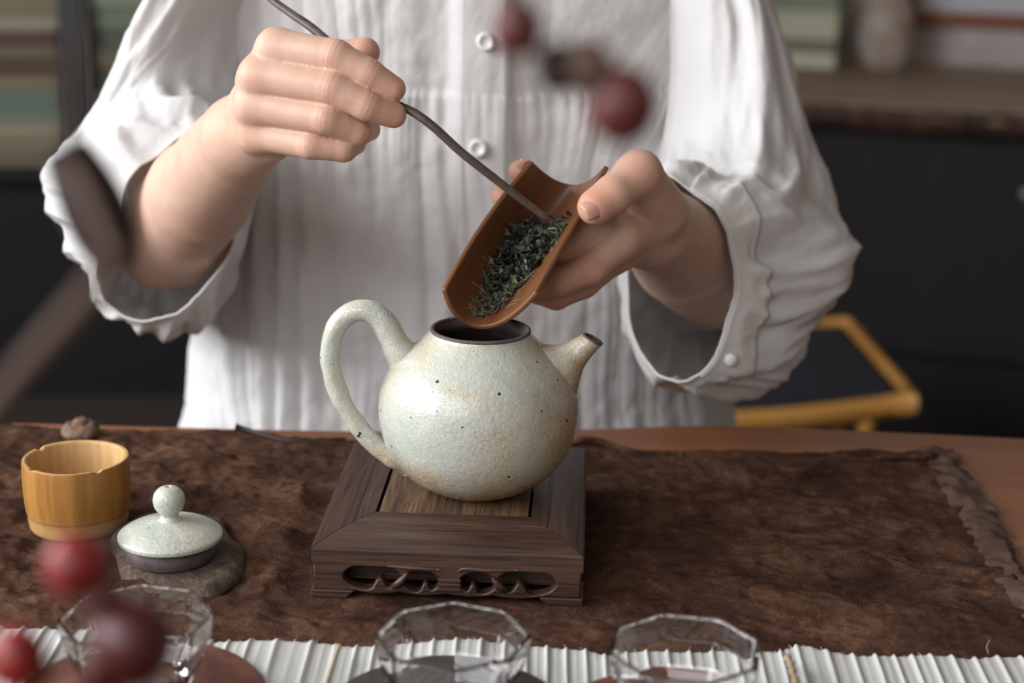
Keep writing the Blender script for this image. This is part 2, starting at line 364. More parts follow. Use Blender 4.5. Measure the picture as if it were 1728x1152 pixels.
for i, x in enumerate((-0.01, 0.51, 1.03)):
    d = box('cabinet_door', x, x+0.50, 0.055, 0.0748, 0.26, cz-th-0.02, MT['cabinet_dark'], cn, 0.003)
    V, Fc = latheVF([(0, 0.018), (0.010, 0.016), (0.012, 0.010), (0.006, 0.004), (0.006, 0)], 20); V = V[:, [0, 2, 1]]*[1, -1, 1] + [x+0.45, 0.0545, 0.60]
    mk('knob', V, Fc, plain('grey_knob', (0.25, 0.27, 0.26), 0.4), d, world=False, fix=True)
    d2 = box('cabinet_drawer', x, x+0.50, 0.055, 0.0748, 0.05, 0.245, MT['cabinet_dark'], cn, 0.003)
# things on the counter : stack of pale boxes, pinkish ceramic, picture frame
def onC(px, py, back=0.0): u, v = BL(px, py, cz); return u, v
def local_box(name, u0, u1, v0, v1, z0, z1, mat, label, cat, group=None, bev=0.003):
    o = box(name, u0, u1, v0, v1, z0, z1, mat, None, bev); o.location = (A_[0], A_[1], 0); o.rotation_euler = (0, 0, yaw)
    return tag(o, label, cat, group)
u, v = BL(1330, 112, cz); u1 = BL(1412, 112, cz)[0]
v = min(v, depth_counter-0.16)
zz = cz
for h, col, lab in ((0.030, (0.55, 0.56, 0.42), 'pale green book at the bottom of the stack on the counter'), (0.024, (0.20, 0.21, 0.15), 'olive grey book above the pale green bottom book on the counter'), (0.006, (0.09, 0.10, 0.07), 'thin dark green booklet in the counter stack'), (0.062, (0.50, 0.50, 0.37), 'thick cream box resting on the thin dark booklet'), (0.045, (0.24, 0.28, 0.20), 'grey green book topping the stack on the counter')):
    local_box('book' if h < 0.06 else 'storage_box', u-0.25, u1-0.001*random.random(), v, v+0.14, zz, zz+h, plain('cover', col, 0.8), lab, 'book' if h < 0.06 else 'box', bev=0.001); zz += h+0.0003
# rounded pinkish jar
uj, vj = BL(1452, 115, cz); uj += 0.02; vj = min(vj, depth_counter-0.09); uj += 0.03
V, Fc = latheVF(smoothprof([(0.0, 0), (0.040, 0.0), (0.054, 0.02), (0.060, 0.06), (0.056, 0.12), (0.040, 0.17), (0.043, 0.19), (0.038, 0.189), (0.03, 0.17), (0.0, 0.16)], 4), 40)
a = M('pale_mottled_jar', 0.6); vv = a.map(); a.color(a.ramp(a.noise(vv, 18, 3), [(0.35, (0.30, 0.19, 0.12)), (0.6, (0.40, 0.36, 0.33))]))
o = mk('ceramic_jar', V, Fc, a.m, fix=True); ca, sa = math.cos(yaw), math.sin(yaw)
o.location = (A_[0]+uj*ca-vj*sa, A_[1]+uj*sa+vj*ca, cz); tag(o, 'pinkish beige ceramic jar standing beside the green books', 'jar')
# picture frame leaning on wall
pf = empty('picture_frame', (A_[0], A_[1], 0), yaw, 'reddish brown wooden picture frame hanging on the grey wall', 'picture')
wallpt = A_ + np.array([bk[0], bk[1], 0])*depth_counter
def WL(px, py):
    p = WP(px, py, wallpt, (bk[0], bk[1], 0)); q = p[:2]-A_[:2]; return np.dot(q, (ca, sa)), p[2]
fx0, fz0 = WL(1524, 20); fx1 = fx0+0.32; fzb = WL(1530, 42)[1]; fw = 0.034
vF = depth_counter
box('frame_side', fx0, fx0+fw, vF-0.018, vF-0.0005, fzb, fzb+0.42, MT['frame'], pf); box('frame_side', fx1-fw, fx1, vF-0.018, vF-0.0005, fzb, fzb+0.42, MT['frame'], pf)
box('frame_rail', fx0+fw, fx1-fw, vF-0.018, vF-0.0005, fzb, fzb+fw, MT['frame'], pf); box('frame_rail', fx0+fw, fx1-fw, vF-0.018, vF-0.0005, fzb+0.42-fw, fzb+0.42, MT['frame'], pf)
box('mount', fx0+fw, fx1-fw, vF-0.008, vF-0.0005, fzb+fw, fzb+0.42-fw, MT['paper'], pf, 0)

# left: black shelf unit with stacked books, low bench
yaw2 = math.radians(7); YL = 2.55
L0 = W(0, 290, YL); cz2 = L0[2]
lc = empty('shelf_unit', (L0[0], L0[1], 0), yaw2, 'black shelf unit with one thick upright, holding the books at the left', 'shelf unit')
box('cabinet_body', -0.5, 0.78, 0.02, 0.36, 0.12, cz2-0.02, MT['cabinet_navy'], lc, 0.003)
box('cabinet_top', -0.52, 0.80, 0.0, 0.37, cz2-0.0198, cz2, MT['cabinet_navy'], lc, 0.003)
for x in (-0.49, -0.06, 0.37): box('cabinet_door', x, x+0.42, 0.004, 0.0198, 0.16, cz2-0.03, MT['cabinet_navy'], lc, 0.002)
for x in (-0.48, 0.72):
    for y in (0.04, 0.30): box('leg', x, x+0.04, y, y+0.04, 0, 0.1199, MT['cabinet_navy'], lc, 0.002)
pxs = W(110, 90, YL-0.02)[0]-L0[0]
for x in (pxs-0.018, pxs+0.60, -0.51):
    for y in (0.004, 0.34): box('upright', x, x+0.036, y, y+0.024, cz2+0.0002, 1.30, MT['black_metal'], lc, 0.002)
box('upper_shelf', -0.52, 0.80, 0.0, 0.37, 1.3002, 1.32, MT['black_metal'], lc, 0.002)
rl = W(60, 682, 2.2)
rb = empty('floor_bench', (rl[0], rl[1], 0), yaw2, 'dark brown low bench in front of the black shelf unit', 'bench')
box('bench_seat', -0.4, 0.50, -0.17, 0.0, rl[2]-0.03, rl[2]+0.012, MT['brown_rail'], rb, 0.004)
for x in (-0.37, 0.43):
    for y in (-0.15, -0.06): box('leg', x, x+0.04, y, y+0.04, 0, rl[2]-0.0301, MT['brown_rail'], rb, 0.003)
cols = [((0.20, 0.175, 0.12), 'beige'), ((0.085, 0.115, 0.085), 'sage green'), ((0.15, 0.175, 0.12), 'pale green'), ((0.06, 0.07, 0.048), 'dark green'), ((0.06, 0.03, 0.02), 'red brown'), ((0.14, 0.11, 0.07), 'tan'), ((0.10, 0.08, 0.052), 'brown'), ((0.11, 0.13, 0.09), 'grey green')]
seqA = [6, 5, 0, 7, 1, 5, 4, 6, 4, 0, 5, 6, 2, 1, 3]; seqB = [5, 6, 7, 3, 2, 3, 6, 3, 7, 2, 3, 5, 1]
ordn = ['lowest', 'second', 'third', 'fourth', 'fifth', 'sixth', 'seventh', 'eighth', 'ninth', 'tenth', 'eleventh', 'twelfth', 'thirteenth', 'fourteenth', 'fifteenth', 'sixteenth']
xa = pxs-0.022
for colm, (seq, xl, xr) in enumerate(((seqA, xa-0.30, xa+0.001), (seqB, xa+0.044, xa+0.34))):
    z = cz2+0.0003; rr = random.Random(3+colm)
    for k, ci in enumerate(seq):
        h = rr.uniform(0.017, 0.036); dx = rr.uniform(-0.006, 0.0)
        if z+h > 1.299 or k >= len(ordn): break
        wl_ = xl-dx; wr = xr+dx if colm == 0 else xr+dx
        o = box('book', wl_, wr, 0.032+rr.uniform(0, 0.012), 0.30, z, z+h, plain('book_cover', cols[ci][0], 0.8), None, 0.001)
        o.location = (L0[0], L0[1], 0); o.rotation_euler = (0, 0, yaw2); z += h+0.0003
        tag(o, f"{cols[ci][1]} book, {ordn[k]} from the bottom of the {'stack left of' if colm == 0 else 'stack right of'} the black upright", 'book', 'books stacked on the black cabinet')

# chair on the right
c1 = WZ(1543, 660, 0.45); c2 = WZ(1440, 545, 0.45); c3 = WZ(1240, 680, 0.45)
ch = empty('low_stool', (c1[0], c1[1], 0), 0, 'yellowish wooden stool with a dark navy seat behind the right sleeve', 'stool')
ex = np.array(c3-c1); ex[2] = 0; wch = np.linalg.norm(ex); ex = ex/wch*0.46
c3 = c1+ex; ey = c2-c1; ey[2] = 0; ey = ey/np.linalg.norm(ey)*0.42; c2 = c1+ey; c4 = c3+ey
def bar(name, p, q, r, mat, parent, flat=1.0, fd=(0, 0, 1), n=16, bulge=None):
    t = np.linspace(0, 1, 9)[:, None]; P = p*(1-t)+q*t
    if bulge is not None: P = P + bulge*np.sin(math.pi*t)
    V, Fc = tubeVF(P, r, n, flat, fd); return mk(name, V, Fc, mat, parent)
dz = np.array([0, 0, 1.0])
bar('front_rail', c1-dz*0.018, c3-dz*0.018, 0.014, MT['chair'], ch, 1.2, bulge=np.array([0, -0.004, -0.010]))
bar('side_rail', c1-dz*0.014, c2-dz*0.014, 0.010, MT['chair'], ch, 1.3); bar('side_rail', c3-dz*0.014, c4-dz*0.014, 0.010, MT['chair'], ch, 1.3); bar('back_rail', c2-dz*0.014, c4-dz*0.014, 0.010, MT['chair'], ch, 1.3)
cc = (c1+c2+c3+c4)/4
V = []; N = 24
for i in range(N):
    for j in range(N):
        s, t = i/(N-1), j/(N-1); p = (c1*(1-s)+c3*s)*(1-t)+(c2*(1-s)+c4*s)*t; p = cc+(p-cc)*0.955
        p = p + dz*(-0.012+0.012*(math.sin(math.pi*s)*math.sin(math.pi*t))**0.5); V.append(p)
o = mk('seat', V, gridF(N, N), MT['seat'], ch, fix=True); md = o.modifiers.new('s', 'SOLIDIFY'); md.thickness = 0.014
for k, (p, f) in enumerate(((c1, 0.16), (c3, 0.16), (c2, 0.06), (c4, 0.06))):
    q = cc*(f)+p*(1-f); q = np.array([q[0], q[1], 0.0]); tp = p*(1-0.10)+cc*0.10 if k < 2 else p
    if k < 2: tp = p + (c3-c1)*(0.16 if k == 0 else -0.16); q = np.array([tp[0]-0.005, tp[1]+0.02, 0])
    P = np.array([tp-dz*0.022, tp-dz*0.05, tp*0.7+q*0.3, q]); P = catmull(P, 4)
    R = np.interp(np.linspace(0, 1, len(P)), [0, 0.12, 0.35, 1], [0.030, 0.016, 0.013, 0.010])
    V, Fc = tubeVF(P, R, 14); mk('leg', V, Fc, MT['chair'], ch)

# ------------------------------------------------------------------ table
tb = empty('wooden_table', (0, 0.8, 0), 0, 'reddish brown wooden table with a slightly curved edge beneath the cloths', 'table')
be = catmull([WZ(x, y, TZ) for x, y in ((-1200, 690), (-500, 700), (0, 709), (300, 717), (600, 723), (950, 721), (1200, 714), (1450, 723), (1728, 736), (2300, 765), (2900, 800))], 10)
be = be[(be[:, 0] > -0.85) & (be[:, 0] < 0.85)]
outline = [(p[0], p[1]) for p in be] + [(0.85, 0.33), (-0.85, 0.33)]
n = len(outline)
bmx = bmesh.new(); vs = [bmx.verts.new((x, y-0.8, TZ)) for x, y in outline]; f = bmx.faces.new(vs)
r = bmesh.ops.extrude_face_region(bmx, geom=[f]); bmesh.ops.translate(bmx, vec=(0, 0, -0.042), verts=[e for e in r['geom'] if isinstance(e, bmesh.types.BMVert)])
bmesh.ops.recalc_face_normals(bmx, faces=bmx.faces); me = bpy.data.meshes.new('tabletop'); bmx.to_mesh(me); bmx.free(); me.materials.append(MT['table'])
o = bpy.data.objects.new('tabletop', me); C.objects.link(o); o.parent = tb; md = o.modifiers.new('b', 'BEVEL'); md.width = 0.006; md.segments = 3; md.limit_method = 'ANGLE'; md.angle_limit = math.radians(50)
for x in (-0.76, 0.70):
    for y in (0.38, 0.98): box('leg', x, x+0.06, y, y+0.06, 0, TZ-0.0421, MT['table'], tb, 0.004, world=True)

# brown cloth
NB, NT = 520, 330
bkp = catmull([WZ(x, y, TZ) for x, y in ((-420, 717), (-100, 720), (130, 727), (300, 733), (400, 732), (520, 746), (640, 748), (800, 748), (960, 745), (1100, 766), (1330, 770), (1500, 768), (1572, 768))], 40)
seg = np.r_[0, np.cumsum(np.linalg.norm(np.diff(bkp, axis=0), axis=1))]; s = np.linspace(0, seg[-1], NB)
bkl = np.stack([np.interp(s, seg, bkp[:, k]) for k in range(3)], 1)
fr = np.linspace(0, 1, NB)[:, None]; frl = WZ(-520, 1420, TZ)*(1-fr)+WZ(1990, 1420, TZ)*fr
T = np.linspace(0, 1, NT)[None, :, None]
G = bkl[:, None, :]*(1-T)+frl[:, None, :]*T
X, Y = G[..., 0], G[..., 1]
ls = sstep(0.05, -0.15, X)
def ridged(x, y, k): return 1-np.abs(noise(x, y, k))*2
wx_ = X+0.02*noise(X*12, Y*12, 4); wy_ = Y+0.02*noise(X*12, Y*12, 9)
h = 1.25*0.0030*(0.5+fbm(wx_*22+wy_*10, wy_*30, 1, 4)) + 0.0024*ridged(wx_*30+wy_*25, wy_*42-wx_*12, 2)*0.6 + 0.0012*ridged(wx_*80, wy_*90, 3)
h2 = 0.0012*(0.5+fbm(wx_*25, wy_*30, 7, 4)) + 0.0007*ridged(wx_*60, wy_*60, 2)
Hc = h*(0.30+0.70*ls) + h2*(1-ls)
Hc_back = 0.3+0.7*sstep(0.0, 0.06, T[..., 0]); Hc = Hc*Hc_back
rear = np.exp(-T[..., 0]*12)*sstep(0.05, 0.12, X)
Hc = Hc + rear*0.004*np.abs(noise(X*25, Y*10, 8))
under = sstep(0.62, 0.68, T[..., 0]+0*X)    # flat below the white runner
Hc = np.clip(Hc, -0.0004, 0.010)
rx = [WZ(x, y, TZ+0.003) for x, y in ((-320, 1048), (130, 1060), (360, 1078), (620, 1087), (900, 1087), (1030, 1104), (1346, 1090), (1470, 1105), (2050, 1112))]
ye = np.interp(X, [p[0] for p in rx], [p[1] for p in rx]); Hc = Hc*sstep(-0.004, 0.014, Y-ye)
def flatten(H, X, Y, cx, cy, rx, ry, val):
    d = np.maximum(np.abs(X-cx)/rx, np.abs(Y-cy)/ry); k = sstep(1.0, 1.25, d); return H*k+val*(1-k)
ST = [WZ(527, 925, TZ+0.030), WZ(993, 945, TZ+0.030), WZ(984, 757, TZ+0.030), WZ(597, 745, TZ+0.030)]
sc_ = sum(ST)/4
Hc = flatten(Hc, X, Y, sc_[0], sc_[1], 0.082, 0.10, 0.0002)
for fx_, fy_, fr_ in ((134, 886, 0.032), (300, 945, 0.036)):
    q = WZ(fx_, fy_, TZ); Hc = flatten(Hc, X, Y, q[0], q[1], fr_, fr_, 0.0006)
Zc = TZ+0.0012+Hc
fray = 0.0025*noise(np.linspace(0, 90, NB), 0.5)+0.002*noise(np.linspace(0, 300, NB), 1.5)
G[:, 0, 1] += fray; G[:, 1, 1] += fray*0.5
G[..., 2] = Zc
o = mk('brown_cloth', G.reshape(-1, 3), gridF(NB, NT)[:, ::-1], MT['brown']); tag(o, 'crumpled dark brown dyed cloth spread across the table', 'cloth'); bc = o
md = o.modifiers.new('s', 'SOLIDIFY'); md.thickness = 0.0007; md.offset = 1
# faded hem on the right edge
K = 200; e0 = WZ(1585, 768, TZ); e1 = WZ(1885, 1250, TZ); t = np.linspace(0, 1, K)
cen = e0*(1-t[:, None])+e1*t[:, None]; V = []
for j, off in enumerate(np.linspace(-0.014, 0.009, 9)):
    hh = 0.0028*math.sin(math.pi*(j+0.4)/9)+0.0022
    jit = 0.0016*noise(t*60, j*0.3)+ (0.0022*noise(t*160, 3.3)+0.003*noise(t*25, 1.2) if j > 6 else 0)
    V.append(np.stack([cen[:, 0]+off+jit, cen[:, 1]+0*t, TZ+0.001+hh+0.0015*noise(t*50, j*0.5, 2)], 1))
V = np.concatenate(V); mk('faded_hem', V, gridF(9, K), MT['hem'], bc, world=False); tag(bpy.data.objects['faded_hem'], 'pale frayed folded edge')
# dark loose cord at back edge
P = catmull([WZ(x, y, TZ+z) for x, y, z in ((398, 722, 0.006), (418, 728, 0.004), (450, 738, 0.0035), (490, 746, 0.003), (530, 745, 0.003), (585, 742, 0.003))], 8)
P[:, 2] += 0.0012; V, Fc = tubeVF(P, np.interp(np.linspace(0, 1, len(P)), [0, 0.05, 0.4, 1], [0.0026, 0.0018, 0.0016, 0.0010]), 8); o = mk('torn_edge_roll', V, Fc, MT['dry_leaf'], bc, world=False)
P = catmull([WZ(x, y, TZ+z) for x, y, z in ((965, 748, 0.004), (985, 741, 0.007), (1010, 744, 0.006), (1040, 755, 0.004), (1075, 764, 0.0035), (1150, 768, 0.003))], 8)
V, Fc = tubeVF(P, 0.0022, 8); mk('torn_edge_roll', V, Fc, MT['brown'], bc, world=False)
P = catmull([WZ(x, y, TZ+z) for x, y, z in ((1250, 772, 0.003), (1350, 778, 0.003), (1450, 775, 0.004), (1540, 770, 0.006), (1578, 763, 0.009))], 12)
P[:, 2] += 0.001*noise(np.arange(len(P))*0.5, 1); V, Fc = tubeVF(P, np.linspace(0.0012, 0.003, len(P)), 8); mk('torn_edge_roll', V, Fc, MT['brown'], bc, world=False)
# raised fold right of the stand
# white ribbed runner
NR, ND = 1500, 70
bp = catmull([WZ(x, y, TZ+0.003) for x, y in ((-320, 1048), (-60, 1054), (60, 1056), (130, 1060), (230, 1068), (360, 1078), (470, 1082), (560, 1084), (620, 1087), (700, 1085), (790, 1082), (900, 1087), (990, 1094), (1030, 1104), (1090, 1098), (1170, 1098), (1260, 1096), (1310, 1103), (1346, 1090), (1400, 1098), (1470, 1105), (1560, 1106), (1640, 1108), (1728, 1104), (2050, 1112))], 30)
seg = np.r_[0, np.cumsum(np.linalg.norm(np.diff(bp, axis=0), axis=1))]; s = np.linspace(0, seg[-1], NR)
bl = np.stack([np.interp(s, seg, bp[:, k]) for k in range(3)], 1)
fd_ = bl.copy(); xr_ = (bl[:, 0]-bl[:, 0].mean()); fd_[:, 1] = 0.50; fd_[:, 0] = bl[:, 0]*0.96-0.004
T = (np.linspace(0, 1, ND)**1.6)[None, :, None]
G = bl[:, None, :]*(1-T)+fd_[:, None, :]*T; s2 = s[:, None]+0*T[..., 0]
wob = 0.0055*noise(s2*22, T[..., 0]*1.0, 1); ph = (s2+wob)/0.0112
rib = np.exp(-((ph-np.round(ph))/0.11)**2)
ph2 = ph*2.0; thin = np.exp(-((ph2-np.round(ph2))/0.16)**2)
und = 0.0012*(0.6+noise(s2*24, T[..., 0]*2.5, 5)) + 0.0005*(0.5+noise(s2*90, T[..., 0]*3, 6))
puck = np.abs(np.sin(math.pi*ph))
Hr = 0.0012*rib + 0.00025*thin + und
for (cx, cy) in []: pass
G[..., 2] = TZ+0.0105*np.exp(-0)*0+TZ*0+0.0040+Hr
hb = (0.6*rib[:, :1]+0.3*puck[:, :1])*0.0009 + 0.0007*noise(s2[:, :1]*500, 3)
G[..., 1] += hb*np.exp(-T[..., 0]*40)
edge = np.exp(-T[..., 0]*90); G[..., 2] = G[..., 2] - edge*0.0035
# flat where the coasters sit
COAST = {'left': (236, 1166), 'centre': (752, 1200), 'right': (1146, 1222)}
GLS = {}
for k, (cx, cy) in COAST.items():
    p = WZ(cx, cy, TZ+0.012); GLS[k] = p
    d = np.hypot(G[..., 0]-p[0], G[..., 1]-p[1]); kk = sstep(0.054, 0.062, d); G[..., 2] = G[..., 2]*kk + (TZ+0.0060)*(1-kk)
G[..., 2] += TZ if G[..., 2].mean() < 0.5 else 0
o = mk('ribbed_runner', G.reshape(-1, 3), gridF(NR, ND)[:, ::-1], MT['runner']); tag(o, 'white ribbed cotton runner with wavy frayed edge lying over the brown cloth', 'table runner'); rn = o
md = o.modifiers.new('s', 'SOLIDIFY'); md.thickness = 0.0006
parts = []
for k in range(150):                                   # loose fibres of the frayed edge
    i = random.randrange(NR); p = G[i, 0].copy(); L = random.uniform(0.001, 0.0035); an = random.gauss(0, 0.7)
    q = p+np.array([math.sin(an)*L, math.cos(an)*L, random.uniform(0, 0.0012)]); parts.append(tubeVF(np.array([p, (p+q)/2+[0, 0, 0.0004], q]), 0.00013, 4))
p = WZ(1668, 1103, TZ+0.009); parts.append(tubeVF(catmull([p, p+[0.0, 0.004, 0.002], p+[0.002, 0.007, 0.004]], 5), 0.00012, 5))
V, Fc = merge(parts); o = mk('frayed_fibre', V, Fc, MT['runner'], rn, world=False); tag(o, 'loose white threads', kind='stuff')
# slubs
p = WZ(1338, 1132, TZ+0.012); P = np.array([p+[0.002, 0.028-0.012*k*0+(-0.004)*k, 0.0] for k in range(8)]); P = catmull([WZ(x, y, TZ+0.0125) for x, y in ((1328, 1108), (1334, 1120), (1338, 1134), (1346, 1158))], 6)
V, Fc = tubeVF(P, 0.0016+0.0006*np.sin(np.arange(len(P))*1.3), 10); o = mk('slub_thread', V, Fc, plain('ochre_thread', (0.36, 0.27, 0.17), 0.8), rn, world=False); tag(o, 'short ochre twisted thread')
P = catmull([WZ(x, y, TZ+0.0115) for x, y in ((572, 1090), (566, 1105), (560, 1125), (548, 1160))], 6)
V, Fc = tubeVF(P, 0.0013, 8); o = mk('slub_thread', V, Fc, plain('beige_thread', (0.50, 0.42, 0.32), 0.8), rn, world=False); tag(o, 'beige coloured thread')

# ------------------------------------------------------------------ coasters and octagonal glasses
def coaster(name, p, mat, label):
    e = [(0, 0.0), (0.050, 0.0), (0.0555, 0.0012), (0.057, 0.003), (0.0555, 0.0042), (0.050, 0.0040), (0.03, 0.0034), (0, 0.0034)]
    V, Fc = latheVF(smoothprof(e, 3), 72); o = mk(name, V, Fc, mat, fix=True); o.location = (p[0], p[1], TZ+0.0066); return tag(o, label, 'coaster')
coaster('round_coaster', GLS['left'], MT['coaster'], 'reddish brown round wooden coaster under the leftmost octagonal glass')
coaster('round_coaster', GLS['centre'], MT['coaster_dark'], 'dark blackish round coaster under the middle octagonal glass')
coaster('round_coaster', GLS['right'], MT['coaster'], 'reddish brown round coaster under the octagonal glass furthest right')
def glass_cup(p, rot, label, dx=0, dy=0, H=0.0400, irr=0):
    def octring(r, z, k=0):
        n_ = 8; out = []
        for i in range(n_):
            a0 = 2*math.pi*i/n_+rot; a1 = 2*math.pi*(i+1)/n_+rot
            P0 = np.array([math.cos(a0), math.sin(a0)])*r; P1 = np.array([math.cos(a1), math.sin(a1)])*r
            for t in (0.06, 0.18, 0.5, 0.82, 0.94): q = P0*(1-t)+P1*t; out.append((q[0], q[1], z))
        return out
    prof_o = [(0.0175, 0.0), (0.0215, 0.0015), (0.0245, 0.006), (0.0305, 0.017), (0.0340, 0.028), (0.0358, H-0.001), (0.0355, H)]
    prof_i = [(0.0335, H), (0.0330, H-0.0012), (0.0322, 0.028), (0.0286, 0.0175), (0.0228, 0.0085), (0.0160, 0.0065)]
    R = [octring(r, z) for r, z in prof_o+prof_i]; V = np.array(R).reshape(-1, 3); n_ = 40
    Fc = gridF(len(R), n_, cv=True).tolist(); Fc.append(list(range(n_))); Fc.append(list(range((len(R)-1)*n_, len(R)*n_)))
    o = mk('octagonal_glass', V, Fc, MT['glass'], smooth=False, fix=True); o.location = (p[0]+dx, p[1]+dy, TZ+0.0066+0.0040)
    bevel(o, 0.0007, 3); return tag(o, label, 'glass', 'octagonal tea glasses')
glass_cup(GLS['left'], math.radians(10), 'clear octagonal glass cup in front of the pot lid, leftmost in the row')
glass_cup(GLS['centre'], math.radians(2), 'clear octagonal glass cup in front of the carved stand, on a dark coaster', dx=0.003)
glass_cup(GLS['right'], math.radians(12), 'clear octagonal glass cup furthest right in the row, on a reddish coaster', dx=0.001)

# ------------------------------------------------------------------ carved stand
cx, cy = sc_[0], sc_[1]
fr_m = (ST[0]+ST[1])/2; bk_m = (ST[2]+ST[3])/2
ds = bk_m-fr_m; yaws = math.atan2(-(ds[0]), ds[1]); yfr = math.atan2(ST[1][1]-ST[0][1], ST[1][0]-ST[0][0])
yaws = (yaws+yfr)/2
SWd = (np.linalg.norm((ST[1]-ST[0])[:2])+np.linalg.norm((ST[2]-ST[3])[:2]))/2; SDp = np.linalg.norm(ds[:2])
print('STAND', SWd, SDp, math.degrees(yaws), math.degrees(yfr), cx, cy)
SZ0 = TZ+0.0022
st = empty('carved_stand', (cx, cy, SZ0), yaws, 'dark carved wooden stand under the pale teapot', 'stand')
a2, b2 = SWd/2, SDp/2; WS, WF = 0.030, 0.040; zi, zo = 0.0345, 0.0285; tk = 0.009
def prof(t): return zi - (zi-zo)*t**2.2 - (0.0006 if 0.30 < t < 0.34 else 0)
def frame_board(name, corners_in, corners_out, mat):
    ts = np.array([0, 0.1, 0.2, 0.29, 0.31, 0.33, 0.36, 0.5, 0.6, 0.7, 0.8, 0.9, 0.96, 1.0]); S = np.linspace(0, 1, 24)
    ci0, ci1 = map(np.array, corners_in); co0, co1 = map(np.array, corners_out); V = []
    for s_ in S:
        pi_ = ci0*(1-s_)+ci1*s_; po = co0*(1-s_)+co1*s_
        ring = [(*(pi_*(1-t_)+po*t_), prof(t_)) for t_ in ts]; ring[-1] = (ring[-1][0], ring[-1][1], zo-0.0008)
        ring += [(*po, zo-tk), (*pi_, zo-tk)]; V += ring
    k = len(ts)+2; Fc = gridF(len(S), k, cv=True).tolist()+[list(range(k)), list(range((len(S)-1)*k, len(S)*k))]
    return mk(name, V, Fc, mat, st, smooth=False, world=False, fix=True)
g = 0.0002
frame_board('front_board', ((-a2+WS+g, -b2+WF), (a2-WS-g, -b2+WF)), ((-a2+2*g, -b2), (a2-2*g, -b2)), MT['stand'])
frame_board('back_board', ((a2-WS-g, b2-WF*0.8), (-a2+WS+g, b2-WF*0.8)), ((a2-2*g, b2), (-a2+2*g, b2)), MT['stand'])
frame_board('side_board', ((-a2+WS, b2-WF*0.8-g), (-a2+WS, -b2+WF+g)), ((-a2, b2-2*g), (-a2, -b2+2*g)), MT['stand_y'])
frame_board('side_board', ((a2-WS, -b2+WF+g), (a2-WS, b2-WF*0.8-g)), ((a2, -b2+2*g), (a2, b2-2*g)), MT['stand_y'])
box('centre_panel', -a2+WS+0.0016, a2-WS-0.0016, -b2+WF+0.0003, b2-WF*0.8-0.0003, 0.024, zi-0.0008, MT['panel'], st, 0.0005)
# carved apron via filled curve with holes
def curve_solid(name, loops, depth, mat, parent, matrix):
    cu = bpy.data.curves.new(name, 'CURVE'); cu.dimensions = '2D'; cu.fill_mode = 'BOTH'; cu.extrude = depth/2; cu.bevel_depth = 0.0010; cu.bevel_resolution = 2; cu.offset = -0.0010
    for L in loops:
        sp = cu.splines.new('POLY'); sp.points.add(len(L)-1); sp.use_cyclic_u = True
        for p, q in zip(sp.points, L): p.co = (q[0], q[1], 0, 1)
    co = bpy.data.objects.new(name+'_c', cu); C.objects.link(co); dg = bpy.context.evaluated_depsgraph_get(); dg.update()
    me = bpy.data.meshes.new_from_object(co.evaluated_get(dg)); bpy.data.objects.remove(co); bpy.data.curves.remove(cu)
    me.name = name; me.transform(matrix); me.materials.clear(); me.materials.append(mat)
    o = bpy.data.objects.new(name, me); C.objects.link(o); o.parent = parent; return o
def lobes(cx_, w_, h_, z_, sgn=1):
    """cloud-shaped opening with a cusp rising from below"""
    L = []
    for t in np.linspace(0, 1, 40, endpoint=False):
        a0 = 2*math.pi*t; x = math.cos(a0)*w_/2; y = math.sin(a0)*h_/2
        if y < 0: y += 0.50*h_*math.exp(-((x-sgn*0.12*w_)/(0.09*w_))**2) - 0.0*abs(x)
        L.append((cx_+x, z_+y))
    return L
hz = 0.0128
loops = []
A2 = a2-0.0015
bot = [(-A2, 0.0046), (-A2+0.022, 0.0046)]
for t in np.linspace(0, 1, 60):
    x = -A2+0.022+(2*A2-0.044)*t; bot.append((x, 0.0044-0.0014*abs(math.sin(math.pi*t*4))))
bot += [(A2-0.022, 0.0046), (A2, 0.0046), (A2, zo-tk+0.0), (-A2, zo-tk+0.0)]
for o_ in (0,): 
    outer = bot
hT = zo-tk
holes = [lobes(-0.0400, 0.0315, 0.0150, hz, 1), lobes(-0.0140, 0.0200, 0.0125, hz-0.0015, 1), lobes(0.0165, 0.0200, 0.0125, hz-0.0015, -1), lobes(0.0430, 0.0315, 0.0150, hz, -1)]
outer = [(x, z if z < hT-0.0001 else 0.0236) for x, z in outer]
zo_top = 0.0236
Mf = Matrix.Translation((0, -b2+0.0043, 0)) @ Matrix.Rotation(math.radians(90), 4, 'X')
ap = curve_solid('carved_apron', [outer]+holes, 0.006, MT['stand'], st, Mf); tag(ap, 'carved front apron with lobed openings')
box('apron_backing', -A2+0.004, A2-0.004, -b2+0.0135, -b2+0.016, 0.006, 0.0190, MT['stand'], st, 0)
side = [(-b2+0.010, 0.0046), (-b2+0.03, 0.0046), (-b2+0.035, 0.007), (b2-0.035, 0.007), (b2-0.03, 0.0046), (b2-0.002, 0.0046), (b2-0.002, 0.0193), (-b2+0.010, 0.0193)]
for sx_ in (-1, 1):
    Ms = Matrix.Translation((sx_*(A2-0.004), 0, 0)) @ Matrix.Rotation(math.radians(90), 4, 'Z') @ Matrix.Rotation(math.radians(90), 4, 'X')
    curve_solid('side_apron', [side], 0.005, MT['stand_y'], st, Ms)
curve_solid('back_apron', [[(x, z) for x, z in ((-A2+0.008, 0.0046), (A2-0.008, 0.0046), (A2-0.008, 0.0193), (-A2+0.008, 0.0193))]], 0.005, MT['stand'], st, Matrix.Translation((0, b2-0.006, 0)) @ Matrix.Rotation(math.radians(90), 4, 'X'))
